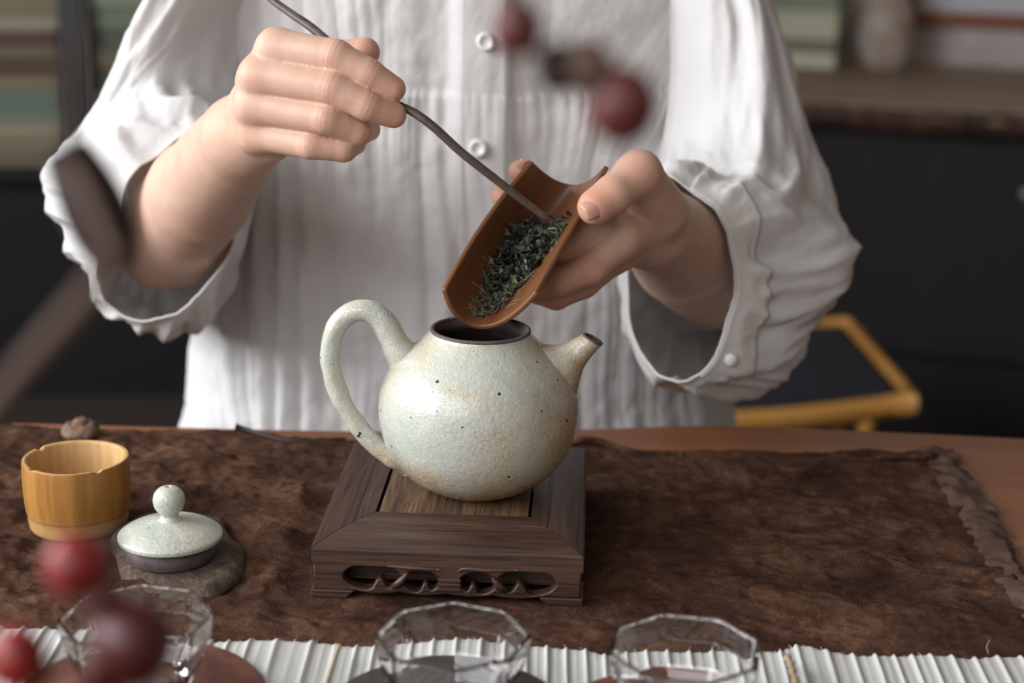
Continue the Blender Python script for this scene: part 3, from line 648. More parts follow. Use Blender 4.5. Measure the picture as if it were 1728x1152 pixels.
# centre motif: ribbed block with a small dark triangle above; petal ridges by the openings
for k in range(3): box('carved_block', 0.0015-0.0062, 0.0015+0.0062, -b2-0.0004, -b2+0.0016, 0.0062+0.0026*k, 0.0062+0.0026*k+0.0021, MT['stand'], st, 0.0004)
for x0, x1, s_ in ((-0.030, -0.021, 1), (0.024, 0.033, -1)):
    P = catmull([(x0 if s_ > 0 else x1, -b2+0.001, 0.0070), ((x0+x1)/2, -b2-0.0004, 0.0105), (x1 if s_ > 0 else x0, -b2-0.0002, 0.0160)], 6); V, Fc = tubeVF(P, np.sin(np.linspace(0.35, 2.8, len(P)))*0.0022, 10); mk('carved_ridge', V, Fc, MT['stand'], st, world=False)
P = catmull([(-0.034, -b2-0.0003, 0.0200), (-0.018, -b2-0.0006, 0.0194), (-0.004, -b2-0.0003, 0.0188)], 6); V, Fc = tubeVF(P, np.sin(np.linspace(0.3, 2.8, len(P)))*0.0012, 10); mk('carved_ridge', V, Fc, MT['stand'], st, world=False)
P = catmull([(0.006, -b2-0.0003, 0.0180), (0.010, -b2-0.0006, 0.0200), (0.022, -b2-0.0006, 0.0196), (0.038, -b2-0.0003, 0.0200)], 6); V, Fc = tubeVF(P, np.sin(np.linspace(0.3, 2.8, len(P)))*0.0012, 10); mk('carved_ridge', V, Fc, MT['stand'], st, world=False)
for sx_ in (-1, 1):
    for sy_ in (-1, 1):
        x0 = sx_*a2; x1 = sx_*(a2-0.024); x2 = sx_*(a2-0.018); yy0 = sy_*b2; yy1 = sy_*(b2-0.024)
        poly = [(x0, yy0), (x1, yy0), (x1, sy_*(b2-0.010)), (sx_*(a2-0.010), sy_*(b2-0.010)), (sx_*(a2-0.010), yy1), (x0, yy1)]
        bmx = bmesh.new(); lo = [bmx.verts.new((x, y, 0.0)) for x, y in poly]; hi = []
        for (x, y) in poly: hi.append(bmx.verts.new((x, y, 0.0046)))
        bmx.faces.new(lo); bmx.faces.new(hi)
        for k in range(6): bmx.faces.new((lo[k], lo[(k+1) % 6], hi[(k+1) % 6], hi[k]))
        for q in lo:
            if abs(q.co.x) < a2-0.02: q.co.x = sx_*(a2-0.019)
        bmesh.ops.recalc_face_normals(bmx, faces=bmx.faces); me = bpy.data.meshes.new('foot'); bmx.to_mesh(me); bmx.free(); me.materials.append(MT['stand'])
        o = bpy.data.objects.new('foot', me); C.objects.link(o); o.parent = st; bevel(o, 0.0008, 2)

# ------------------------------------------------------------------ teapot
SZT = SZ0+zi-0.0008
tp = W(806, 830, 0.0+sc_[1]); TPY = sc_[1]-0.004
def PZ(px, py): p = W(px, py, TPY); return p
cxT = W(806, 700, TPY)[0]; z_t = lambda py: W(806, py, TPY)[2]-SZT
def lx(px, py): q = W(px, py, TPY); return q[0]-cxT, q[2]-SZT
tea = empty('teapot', (cxT, TPY, SZT+0.0003), 0, 'pale crackle-glazed teapot with loop handle, open top, on the carved stand', 'teapot')
rimz = z_t(557); sc = (W(972, 690, TPY)[0]-W(638, 690, TPY)[0])/2
print('TEAPOT rimz', rimz, 'R', sc, 'contact z', z_t(838))
H = rimz
outer = [(0.0, 0.0), (0.016, 0.0), (0.024, 0.0012), (0.0335, 0.006), (0.0440, 0.0145), (0.0520, 0.0265), (0.0562, 0.041), (0.0570, 0.0530), (0.0555, 0.064), (0.0508, 0.0755), (0.0430, 0.0850), (0.0345, 0.0925), (0.0295, 0.0978), (0.0282, 0.1005)]
outer = [(r*sc/0.057, z*H/0.1005) for r, z in outer]
inner = [(0.0268, 0.1003), (0.0262, 0.0985), (0.0270, 0.094), (0.0340, 0.087), (0.046, 0.075), (0.052, 0.055), (0.047, 0.028), (0.03, 0.008), (0.0, 0.005)]
inner = [(r*sc/0.057, z*H/0.1005) for r, z in inner]
po = smoothprof(outer, 6); V, Fc = latheVF(po, 160)
ang = np.arctan2(V[:, 1], V[:, 0]); rr = np.hypot(V[:, 0], V[:, 1]); k = 1+0.006*np.sin(ang*2+1)*np.minimum(1, rr/0.03)+0.004*noise(V[:, 0]*40, V[:, 1]*40, V[:, 2]*40)
V[:, 0] *= k; V[:, 1] *= k
body = mk('body', V, Fc, MT['glaze'], tea, world=False, fix=True)
V, Fc = latheVF(smoothprof([outer[-1]]+inner, 4), 96); o = mk('inner_wall', V, Fc, MT['clay'], tea, world=False, fix=True); tag(o, 'unglazed dark clay inside')
rt = (outer[-1][0]+inner[0][0])/2; P = [(rt+0.0013*math.cos(a_), H*1.0+0.0011*math.sin(a_)) for a_ in np.linspace(0, 2*math.pi, 12)]
V, Fc = latheVF(P, 96); o = mk('rim', V, Fc, MT['clay'], tea, world=False); tag(o, 'thin dark clay rim')
hp = [(684, 612, 0.0), (668, 588, 0), (655, 562, 0), (640, 540, 0), (615, 527, 0), (588, 531, 0), (566, 552, 0), (555, 588, 0), (557, 628, 0), (574, 675, -0.001), (602, 718, -0.002), (632, 748, -0.003), (662, 768, -0.004), (690, 782, 0.0)]
P = []
for (x, y, dy) in hp: q = lx(x, y); P.append((q[0], dy, q[1]))
P = catmull(P, 8); tt = np.linspace(0, 1, len(P)); R = np.interp(tt, [0, 0.1, 0.3, 0.5, 0.75, 0.9, 1], [0.0110, 0.0080, 0.0062, 0.0058, 0.0053, 0.0056, 0.008])
V, Fc = tubeVF(P, R, 24, 1.0, (0, 1, 0)); V += (0.0004*noise(V[:, 0]*120, V[:, 1]*120, V[:, 2]*120))[:, None]; mk('handle', V, Fc, MT['glaze'], tea, world=False)
# spout: cone loft with explicit top / bottom silhouettes
secs = [((868, 578), (938, 735)), ((892, 578), (961, 702)), ((914, 581), (971, 668)), ((935, 582), (976, 641)), ((953, 578), (984, 617)), ((969, 569), (998, 597)), ((981, 563), (1013, 580))]
rings = []
for k, (a_, b_) in enumerate(secs):
    pa = lx(*a_); pb = lx(*b_); pa = np.array((pa[0], 0, pa[1])); pb = np.array((pb[0], 0, pb[1])); mid = (pa+pb)/2; h_ = (pa-pb)/2; wd = np.linalg.norm(h_)*(0.62 if k == 0 else 0.72 if k == 1 else 0.85 if k == 2 else 0.95)
    rings.append((mid, h_, wd))
cs = catmull([np.r_[m_, h_, [w_]] for m_, h_, w_ in rings], 6)
th_ = np.linspace(0, 2*math.pi, 32, endpoint=False); V = []
for c_ in cs: V.append(c_[:3]+np.cos(th_)[:, None]*c_[3:6]+np.sin(th_)[:, None]*np.array([0, c_[6], 0]))
tip = cs[-1]; ax_ = tip[:3]-cs[-7][:3]; ax_ /= np.linalg.norm(ax_)
for sc1, bk1 in ((0.95, 0.0003), (0.80, 0.0), (0.76, -0.001), (0.70, -0.012)): V.append(tip[:3]+ax_*bk1+(np.cos(th_)[:, None]*tip[3:6]+np.sin(th_)[:, None]*np.array([0, tip[6], 0]))*sc1)
sp = mk('spout', np.concatenate(V), gridF(len(V), 32, cv=True), MT['glaze'], tea, world=False, fix=True)
V = []
for sc1, bk1 in ((1.0, -0.0006), (1.03, 0.0002), (0.97, 0.0010), (0.80, 0.0008), (0.74, -0.001), (0.66, -0.012), (0.2, -0.0122)): V.append(tip[:3]+ax_*bk1+(np.cos(th_)[:, None]*tip[3:6]+np.sin(th_)[:, None]*np.array([0, tip[6], 0]))*sc1)
o = mk('spout_lip', np.concatenate(V), gridF(len(V), 32, cv=True), MT['clay'], sp, world=False, fix=True); o.parent = sp; tag(o, 'dark clay spout opening')
tea.rotation_euler = (0, math.radians(0.6), 0)

# ------------------------------------------------------------------ slab + lid
pl = WZ(285, 948, TZ+0.008)
sl = pl.copy()
out = [(192, 905), (205, 965), (240, 1000), (300, 1008), (362, 1004), (384, 990), (412, 960), (405, 925), (380, 905), (370, 880), (300, 870), (225, 880)]
PP = catmull([WZ(x, y, TZ+0.004) for x, y in out], 8, closed=True); cN = PP.mean(0); V = []
for k, (s_, z_) in enumerate(((1.0, 0.0), (1.02, 0.002), (0.985, 0.0045), (0.93, 0.0065), (0.86, 0.0080), (0.7, 0.0085), (0.5, 0.0085), (0.25, 0.0085), (0.02, 0.0085))):
    q = cN+(PP-cN)*s_; q = q+ (0.002*noise(q[:, 0]*90, q[:, 1]*90, z_*200)*(1 if k < 5 else 0.3))[:, None]*np.array([1, 1, 0]); zz_ = TZ+0.0012+z_ + (0.0016*noise(q[:, 0]*110, q[:, 1]*110, 2)*(1 if 1 < k < 5 else 0.0)); q[:, 2] = zz_; V.append(q)
o = mk('bark_slab', np.concatenate(V), gridF(len(V), len(PP), cv=True).tolist()+[list(range(len(PP)))], MT['bark'], fix=True); tag(o, 'rough flat piece of brown bark beneath the teapot lid', 'bark')
lidz = TZ+0.0012+0.0085+0.0002
pl = WZ(289, 938, lidz)
lid = empty('pottery_lid', (pl[0], pl[1], lidz), 0, 'round pale glazed teapot lid with ball knob resting on the bark slab', 'lid')
V, Fc = latheVF([(0, 0), (0.0235, 0), (0.0245, 0.001), (0.0245, 0.011), (0, 0.011)], 72); o = mk('clay_collar', V, Fc, MT['clay'], lid, world=False, fix=True); tag(o, 'unglazed dark clay collar')
V, Fc = latheVF(smoothprof([(0, 0.0105), (0.024, 0.0105), (0.0280, 0.0110), (0.0288, 0.0125), (0.0280, 0.0145), (0.022, 0.0180), (0.014, 0.0205), (0.006, 0.0220), (0.0, 0.0225)], 5), 96); mk('lid_disc', V, Fc, MT['glaze_lid'], lid, world=False, fix=True)
V, Fc = latheVF(smoothprof([(0.0085, 0.0205), (0.0062, 0.0222), (0.0048, 0.0245), (0.0056, 0.0262), (0.0078, 0.0290), (0.0088, 0.0328), (0.0082, 0.0368), (0.0058, 0.0400), (0.0025, 0.0414), (0.0016, 0.0412), (0.0014, 0.0400), (0.0013, 0.0330)], 5), 64); kn = mk('knob', V, Fc, MT['glaze_lid'], lid, world=False, fix=True)
V, Fc = latheVF([(0.0, 0.0392), (0.00155, 0.0392), (0.00155, 0.0386), (0, 0.0386)], 20); o = mk('air_hole', V, Fc, MT['dry_leaf'], kn, world=False, fix=True); o.parent = kn

# ------------------------------------------------------------------ bamboo cup
pc = WZ(134, 886, TZ+0.003); Rc = 0.0305
cup = empty('bamboo_cup', (pc[0], pc[1], TZ+0.0035), 0, 'honey coloured bamboo cup with notched rim at the left of the table', 'cup')
HC = 0.0425
V, Fc = latheVF(smoothprof([(0.0, 0.0), (0.024, 0.0), (0.0275, 0.001), (0.0284, 0.004), (0.0289, 0.0095), (0.0293, 0.0108), (0.0297, 0.013), (0.0304, 0.022), (0.0306, 0.032), (0.0303, HC-0.0008), (0.0297, HC)], 4), 120)
def notch(V):
    an = np.arctan2(V[:, 1], V[:, 0])
    for c0, w_ in ((math.radians(-133), 0.09), (math.radians(-50), 0.09), (math.radians(150), 0.09)):
        d = np.abs((an-c0+math.pi) % (2*math.pi)-math.pi); V[:, 2] -= np.where(V[:, 2] > HC-0.003, 0.0019*np.clip(1-d/w_, 0, 1), 0)
    V[:, 0] *= 1+0.012*np.sin(an*2+0.4); V[:, 1] *= 1+0.010*np.sin(an*3); return V
mk('cup_wall', notch(V), Fc, MT['bamboo'], cup, world=False, fix=True)
V, Fc = latheVF([(0.0297, HC), (0.0290, HC+0.0001), (0.0278, HC-0.0002), (0.0273, HC-0.0015), (0.0268, 0.030), (0.0252, 0.012), (0.022, 0.008), (0, 0.0075)], 120)
o = mk('cut_rim', notch(V), Fc, MT['bamboo_in'], cup, world=False, fix=True); tag(o, 'pale cut bamboo rim and inside')
# seed pod
pp = WZ(138, 744, TZ+0.003)
pod = empty('seed_pod', (pp[0], pp[1], TZ+0.004), 0, 'small knobbly brown dried seed pod behind the bamboo cup', 'seed pod')
V, Fc = latheVF(smoothprof([(0, 0), (0.008, 0.0), (0.0125, 0.004), (0.0120, 0.0085), (0.008, 0.0120), (0.003, 0.0128), (0, 0.0128)], 5), 40)
d = 1+0.10*noise(V[:, 0]*220, V[:, 1]*220, V[:, 2]*220)+0.06*noise(V[:, 0]*500, V[:, 1]*500, V[:, 2]*500); V *= d[:, None]; mk('pod_body', V, Fc, MT['pod'], pod, world=False, fix=True)
V, Fc = latheVF(smoothprof([(0, 0.0118), (0.0042, 0.0120), (0.0050, 0.0135), (0.0030, 0.0155), (0.0016, 0.0150), (0, 0.0150)], 5), 24)
mk('pod_crown', V, Fc, MT['pod'], pod, world=False, fix=True)

# ------------------------------------------------------------------ tea scoop with leaves, needle
def quad(p0, p1, p2, t): # passes through p1 at t=.5
    c_ = 2*p1-(p0+p2)/2; return p0*(1-t)**2+2*c_*t*(1-t)+p2*t*t
SCB = (W(746, 500, 0.898), W(812, 549, 0.908), W(896, 503, 0.889)); SCT = (W(900, 273, 0.972), W(964, 311, 0.992), W(1021, 278, 0.966))
SCM = (W(815, 383, 0.942), W(884, 430, 0.966), W(957, 392, 0.932))
def scoop(u, v):
    a_ = quad(SCB[0], SCM[0], SCT[0], v); b_ = quad(SCB[1], SCM[1], SCT[1], v); c_ = quad(SCB[2], SCM[2], SCT[2], v)
    return quad(a_, b_, c_, u)
NU, NV = 60, 90; V = []; UVs = []
for i in range(NU):
    for j in range(NV):
        u, v = i/(NU-1), j/(NV-1)
        # lower corners rounded
        vv = v + (1-v)**6*0.05*(abs(2*u-1)**4) if v < 0.5 else v
        V.append(scoop(u, vv)); UVs.append((u*0.05, v*0.11))
V = np.array(V)
o = mk('tea_scoop', V, gridF(NU, NV), MT['scoop'], None); scp = o
me = o.data; uvl = me.uv_layers.new(name='UVMap'); UVs = np.array(UVs); li = np.zeros(len(me.loops), int); me.loops.foreach_get('vertex_index', li); uvl.data.foreach_set('uv', UVs[li].ravel())
nrm = np.cross(scoop(0.6, 0.5)-scoop(0.4, 0.5), scoop(0.5, 0.6)-scoop(0.5, 0.4)); nrm /= np.linalg.norm(nrm)
if nrm[1] > 0: nrm = -nrm           # towards the viewer
mesh_n = o.data.polygons[len(o.data.polygons)//2].normal
if mesh_n.dot(Vector(nrm)) < 0: o.data.flip_normals()
md = o.modifiers.new('s', 'SOLIDIFY'); md.thickness = 0.0030; md.offset = -1; bevel(o, 0.0008, 2)
tag(o, 'brown trough-shaped wooden tea scoop tipped over the teapot opening', 'tea scoop')
# dried leaves on the scoop
rng = random.Random(11); parts = []; colsV = []
def leaf(p, d, nr, L, wd, curl, col):
    d = d/np.linalg.norm(d); s_ = np.cross(nr, d); s_ /= np.linalg.norm(s_); k = 7; V = []; pos = p.copy(); ang_ = 0; tw = rng.uniform(-0.5, 0.5)
    for i in range(k):
        t = i/(k-1); wv_ = wd*math.sin(math.pi*(0.08+0.84*t))**0.7; dd = d*math.cos(ang_)+nr*math.sin(ang_); nn = nr*math.cos(ang_)-d*math.sin(ang_)
        ss = s_*math.cos(tw*t*3)+nn*math.sin(tw*t*3); mm = np.cross(dd, ss)
        V += [pos+ss*wv_+mm*wv_*0.6, pos-mm*0.0, pos-ss*wv_+mm*wv_*0.6]
        pos = pos+dd*L/(k-1); ang_ += curl/(k-1)
    Fc = gridF(k, 3).tolist(); return V, Fc
palette = [(0.018, 0.030, 0.024), (0.030, 0.045, 0.032), (0.050, 0.066, 0.042), (0.022, 0.024, 0.028), (0.085, 0.10, 0.070), (0.12, 0.14, 0.055), (0.21, 0.22, 0.16), (0.12, 0.10, 0.07)]
wts = [5, 5, 5, 5, 3, 1.2, 1.0, 1.5]
for n_ in range(620):
    v = rng.random()**0.75*0.66+0.02
    v = 0.04+rng.betavariate(2.0, 1.5)*0.66
    uc = 0.50+0.10*v; us = 0.10+0.30*min(1, v*1.5); u = uc+rng.uniform(-1, 1)*us*(1.0 if v < 0.62 else 0.75)
    u = min(max(u, 0.16), 0.90); hmax = 0.0025+0.011*math.exp(-((v-0.50)/0.2)**2)*max(0, 1-((u-uc)/us)**2)
    p = scoop(u, v)+nrm*rng.uniform(0.0008, hmax); ax_u = scoop(u+0.01, v)-scoop(u-0.01, v); ax_v = scoop(u, v+0.01)-scoop(u, v-0.01)
    loc_n = np.cross(ax_u, ax_v); loc_n /= np.linalg.norm(loc_n); loc_n = loc_n if np.dot(loc_n, nrm) > 0 else -loc_n
    an = rng.uniform(0, 2*math.pi); d = math.cos(an)*ax_u/np.linalg.norm(ax_u)+math.sin(an)*ax_v/np.linalg.norm(ax_v)+loc_n*rng.uniform(-0.1, 0.5)
    small = v < 0.25
    L = rng.uniform(0.004, 0.011)*(0.85 if small else 1); c_ = rng.choices(palette, wts)[0]
    q = leaf(p, d, loc_n, L, rng.uniform(0.0004, 0.0017), rng.uniform(-3.6, 4.2), c_); parts.append(q); colsV += [c_]*len(q[0])
# pale fine stems
for n_ in range(110):
    v = rng.uniform(0.04, 0.55); u = 0.5+rng.uniform(-0.26, 0.30); p = scoop(u, v)+nrm*rng.uniform(0.001, 0.006); an = rng.uniform(0, 6.28); L = rng.uniform(0.004, 0.011)
    au = scoop(u+0.01, v)-scoop(u-0.01, v); av = scoop(u, v+0.01)-scoop(u, v-0.01); au /= np.linalg.norm(au); av /= np.linalg.norm(av)
    d = math.cos(an)*au+math.sin(an)*av; e_ = -math.sin(an)*au+math.cos(an)*av
    P = catmull([p, p+d*L*0.35+e_*L*rng.uniform(-0.25, 0.25)+nrm*0.001, p+d*L*0.7+e_*L*rng.uniform(-0.3, 0.3)+nrm*0.0015, p+d*L+nrm*0.0012], 3)
    q = tubeVF(P, 0.00016, 4); c_ = rng.choice([(0.20, 0.19, 0.12), (0.12, 0.12, 0.08), (0.26, 0.23, 0.15)]); parts.append(q); colsV += [c_]*len(q[0])
V, Fc = merge(parts); o = mk('dried_tea_leaf', V, Fc, MT['tea'], None, smooth=True); ca_ = o.data.color_attributes.new('Col', 'FLOAT_COLOR', 'POINT')
ca_.data.foreach_set('color', np.c_[np.array(colsV), np.ones(len(colsV))].ravel()); tag(o, 'curled dark green dried tea leaves heaped in the wooden scoop', 'tea leaves', kind='stuff')
# needle
P = catmull([W(395, -60, 1.003), W(450, -8, 0.992), W(490, 22, 0.984), W(530, 50, 0.976), W(600, 112, 0.963), W(648, 160, 0.953), W(672, 176, 0.948), W(702, 192, 0.944), W(735, 217, 0.942), W(780, 258, 0.942), W(850, 313, 0.944), W(895, 348, 0.947), W(932, 374, 0.951)], 10)
tt = np.linspace(0, 1, len(P)); R = np.interp(tt, [0, 0.25, 0.5, 0.58, 0.8, 0.97, 1], [0.0019, 0.0026, 0.0021, 0.0026, 0.0025, 0.0021, 0.0008])
V, Fc = tubeVF(P, R, 12, 0.55, tuple(-fwd)); o = mk('tea_needle', V, Fc, MT['needle']); tag(o, 'long dark curved wooden tea needle held between finger and thumb', 'tea tool')

# ------------------------------------------------------------------ SDF body building
class SDF:
    def __init__(s, lo, hi, h):
        s.lo = np.array(lo, np.float32); s.h = h; s.n = np.ceil((np.array(hi)-lo)/h).astype(int)+1; s.F = np.full(s.n, 0.05, np.float32)
        s.ax = [s.lo[k]+h*np.arange(s.n[k], dtype=np.float32) for k in range(3)]
    def _sub(s, lo, hi):
        a_ = np.clip(np.floor((lo-s.lo)/s.h).astype(int), 0, s.n-1); b_ = np.clip(np.ceil((hi-s.lo)/s.h).astype(int)+1, 1, s.n)
        if np.any(b_ <= a_): return None
        return tuple(slice(i, j) for i, j in zip(a_, b_))
    def cone(s, a_, b_, r1, r2, k=0.004, sq=None, F=None):
        """tapered capsule; sq=(direction, factor): squashed along direction"""
        a_ = np.array(a_, np.float32); b_ = np.array(b_, np.float32); pad = max(r1, r2)+0.014
        sl_ = s._sub(np.minimum(a_, b_)-pad, np.maximum(a_, b_)+pad)
        if sl_ is None: return
        F = s.F if F is None else F
        x = s.ax[0][sl_[0]][:, None, None]-a_[0]; y = s.ax[1][sl_[1]][None, :, None]-a_[1]; z = s.ax[2][sl_[2]][None, None, :]-a_[2]
        d = b_-a_; L2 = float(np.dot(d, d))+1e-12
        t = np.clip((x*d[0]+y*d[1]+z*d[2])/L2, 0, 1); x = x-t*d[0]; y = y-t*d[1]; z = z-t*d[2]
        if sq is not None:
            n_ = np.array(sq[0], np.float32); n_ /= np.linalg.norm(n_); q = (x*n_[0]+y*n_[1]+z*n_[2])*(sq[1]-1); x = x+q*n_[0]; y = y+q*n_[1]; z = z+q*n_[2]
        D = np.sqrt(x*x+y*y+z*z)-(r1+(r2-r1)*t)
        if sq is not None: D = D/ (1+(sq[1]-1)*0.5)
        G_ = F[sl_]; h_ = np.clip(0.5+0.5*(G_-D)/k, 0, 1); F[sl_] = G_*(1-h_)+D*h_-k*h_*(1-h_)
    def new(s): return np.full(s.n, 0.05, np.float32)
    def union(s, G_, k):
        h_ = np.clip(0.5+0.5*(s.F-G_)/k, 0, 1); s.F = s.F*(1-h_)+G_*h_-k*h_*(1-h_)
    def mesh(s):
        F = s.F; I = F < 0; n_ = np.array(F.shape)-1
        cnt = np.zeros(n_, np.int8)
        for a_ in (0, 1):
            for b_ in (0, 1):
                for c_ in (0, 1): cnt += I[a_:n_[0]+a_, b_:n_[1]+b_, c_:n_[2]+c_]
        act = (cnt > 0) & (cnt < 8); idx = np.argwhere(act); vid = np.full(n_, -1, np.int64); vid[act] = np.arange(len(idx))
        acc = np.zeros((len(idx), 3)); num = np.zeros(len(idx)); cor = [(a_, b_, c_) for a_ in (0, 1) for b_ in (0, 1) for c_ in (0, 1)]
        val = {c_: F[idx[:, 0]+c_[0], idx[:, 1]+c_[1], idx[:, 2]+c_[2]] for c_ in cor}
        for c_ in cor:
            for k in range(3):
                if c_[k] == 0:
                    e_ = list(c_); e_[k] = 1; e_ = tuple(e_); f0, f1 = val[c_], val[e_]; m_ = (f0 < 0) != (f1 < 0)
                    t = np.where(m_, f0/(f0-f1+1e-20), 0); P = np.array(c_, float)[None]+t[:, None]*np.eye(3)[k]; acc[m_] += P[m_]; num[m_] += 1
        V = s.lo+s.h*(idx+acc/num[:, None]); Q = []
        for k in range(3):
            sl0 = [slice(None)]*3; sl1 = [slice(None)]*3; sl0[k] = slice(0, -1); sl1[k] = slice(1, None)
            m_ = I[tuple(sl0)] != I[tuple(sl1)]; e_ = np.argwhere(m_); o1, o2 = [(1, 2), (2, 0), (0, 1)][k]
            ok = (e_[:, o1] > 0) & (e_[:, o2] > 0) & (e_[:, o1] < n_[o1]) & (e_[:, o2] < n_[o2]); e_ = e_[ok]
            ins = I[tuple(sl0)][e_[:, 0], e_[:, 1], e_[:, 2]]
            def g_(d1, d2): q = e_.copy(); q[:, o1] -= d1; q[:, o2] -= d2; return vid[q[:, 0], q[:, 1], q[:, 2]]
            q = np.stack([g_(1, 1), g_(0, 1), g_(0, 0), g_(1, 0)], 1); q[~ins] = q[~ins][:, ::-1]; Q.append(q)
        return V, np.concatenate(Q)
def finger(S, G_, pts, rad, k=0.0035):
    """pts: joint centres, radii at joints; a slimmer waist between joints"""
    P = [np.array(p) for p in pts]
    for i in range(len(P)-1):
        S.cone(P[i], P[i+1], rad[i], rad[i+1], 0.0022, F=G_)
def laplace(V, Q, it=2, lam=0.5):
    n_ = len(V); e_ = np.concatenate([Q[:, [0, 1]], Q[:, [1, 2]], Q[:, [2, 3]], Q[:, [3, 0]]]); deg = np.bincount(e_[:, 0], minlength=n_)+np.bincount(e_[:, 1], minlength=n_)
    for _ in range(it):
        A2_ = np.stack([np.bincount(e_[:, 0], V[e_[:, 1], k], n_)+np.bincount(e_[:, 1], V[e_[:, 0], k], n_) for k in range(3)], 1)
        V = V*(1-lam)+lam*A2_/np.maximum(deg, 1)[:, None]
    return V
REDS = []; CREASE = []
H1 = 0.0011
# ---- arm left in the photo (holding the needle)
FI = {'index': [(465, 80, .958, .0110), (566, 95, .944, .0096), (622, 124, .942, .0085), (663, 150, .944, .0075)],
      'middle': [(436, 127, .955, .0108), (560, 148, .938, .0096), (618, 178, .936, .0086), (664, 194, .942, .0076)],
      'ring': [(430, 178, .957, .0103), (551, 200, .939, .0092), (604, 222, .945, .0080), (622, 218, .960, .0070)],
      'pinky': [(434, 226, .962, .0094), (524, 245, .944, .0080), (580, 252, .946, .0072), (600, 243, .960, .0062)]}
wr = W(404, 236, 1.008); el = W(282, 400, 1.165)
S = SDF(np.array(W(180, 520, 1.2))-[0.02, 0.30, 0.01], np.array([W(700, 0, 0.93)[0]+0.01, 1.20, W(600, 20, 0.95)[2]+0.03]), H1)
S.lo[1] = 0.915
S = SDF([W(195, 400, 1.165)[0]-0.012, 0.915, W(280, 500, 1.165)[2]-0.02], [W(700, 0, 0.94)[0]+0.006, 1.20, W(500, 20, 0.95)[2]+0.012], H1)
pd = W(400, 180, 0.97)-W(470, 180, 0.985)     # across the back of the hand (thickness direction)
bdir = (W(408, 235, 1.0)-W(450, 150, 0.95)); 
Gh = S.new()
for nme, L in FI.items():
    g_ = S.new(); finger(S, g_, [W(*q[:3]) for q in L], [q[3] for q in L])
    h_ = np.clip(0.5+0.5*(Gh-g_)/0.0012, 0, 1); Gh = Gh*(1-h_)+g_*h_-0.0012*h_*(1-h_)
S.F = Gh
PAL = S.new()
for nme, rr_ in (('index', (0.0150, 0.0100)), ('middle', (0.0160, 0.0102)), ('ring', (0.0155, 0.0098)), ('pinky', (0.0150, 0.0092))):
    q = FI[nme][0]; mc = W(q[0]+4, q[1]+3, q[2]+0.002); w0 = wr+(mc-wr)*0.12; S.cone(w0, mc, rr_[0], rr_[1], 0.008, F=PAL)
S.cone(wr+(W(*FI['pinky'][0][:3])-wr)*0.2+np.array([0.004, 0, -0.004]), W(462, 246, .975), 0.0150, 0.0095, 0.010, F=PAL)   # heel of the hand
tm = W(528, 122, .992)
S.cone(wr+np.array([0.006, -0.004, 0.004]), tm, 0.0150, 0.0125, 0.010, F=PAL)
S.cone(W(470, 150, .975), W(520, 170, .985), 0.013, 0.009, 0.010, F=PAL)
for a__, b__ in (('index', 'middle'), ('middle', 'ring'), ('ring', 'pinky')):
    pa, pb = W(*FI[a__][0][:3]), W(*FI[b__][0][:3]); S.cone(pa+(wr-pa)*0.12, pb+(wr-pb)*0.12, 0.0098, 0.0092, 0.006, F=PAL)
S.union(PAL, 0.0070)
TH = S.new(); finger(S, TH, [tm, W(578, 98, .987), W(616, 88, .978)], [0.0118, 0.0102, 0.0088], 0.004); S.union(TH, 0.003)
AR = S.new(); ad = el-wr; ad /= np.linalg.norm(ad)
side_ = np.array([0.8, -0.1, -0.6])
S.cone(wr-ad*0.004, wr+ad*0.05, 0.0255, 0.0300, 0.002, F=AR, sq=((0.55, 0.45, 0.70), 1.06)); S.cone(wr+ad*0.02, wr+ad*0.10, 0.0268, 0.0350, 0.003, F=AR); S.cone(wr+ad*0.10, el, 0.0350, 0.0375, 0.003, F=AR)
S.cone(el, W(300, 380, 1.20), 0.0375, 0.038, 0.003, F=AR)
S.union(AR, 0.010)
V1, Q1 = S.mesh(); V1 = laplace(V1, Q1, 2, 0.5)
print('arm1', len(V1))
# ---- arm right in the photo (holding the scoop)
FJ = {'index': [(1052, 340, .994, .0112), (972, 346, 1.018, .0095), (905, 322, 1.012, .0082), (877, 289, .996, .0069)],
      'middle': [(1052, 366, .988, .0112), (972, 388, 1.012, .0096), (880, 365, 1.003, .0085), (848, 330, .984, .0073)],
      'ring': [(1046, 405, .976, .0112), (996, 455, .957, .0098), (940, 477, .947, .0088), (885, 486, .950, .0076)],
      'pinky': [(1040, 430, .985, .0100), (985, 478, .968, .0090), (938, 500, .957, .0080), (905, 494, .956, .0068)]}
wr2 = W(1104, 382, 1.022); el2 = W(1205, 468, 1.19)
S = SDF([W(830, 300, 0.97)[0]-0.012, 0.912, W(1100, 560, 1.19)[2]-0.035], [W(1290, 400, 1.19)[0]+0.02, 1.225, W(1050, 240, 0.97)[2]+0.008], H1)
Gh = S.new()
for nme, L in FJ.items():
    g_ = S.new(); finger(S, g_, [W(*q[:3]) for q in L], [q[3] for q in L])
    h_ = np.clip(0.5+0.5*(Gh-g_)/0.0014, 0, 1); Gh = Gh*(1-h_)+g_*h_-0.0014*h_*(1-h_)
g_ = S.new(); finger(S, g_, [W(1050, 368, .984), W(992, 386, .972), W(945, 432, .962)], [0.0125, 0.0105, 0.0078])
h_ = np.clip(0.5+0.5*(Gh-g_)/0.002, 0, 1); Gh = Gh*(1-h_)+g_*h_-0.002*h_*(1-h_)
S.F = Gh
PAL = S.new()
for nme in FJ:
    q = FJ[nme][0]; mc = W(*q[:3]); S.cone(wr2+(mc-wr2)*0.15, mc, 0.0175, q[3], 0.010, F=PAL)
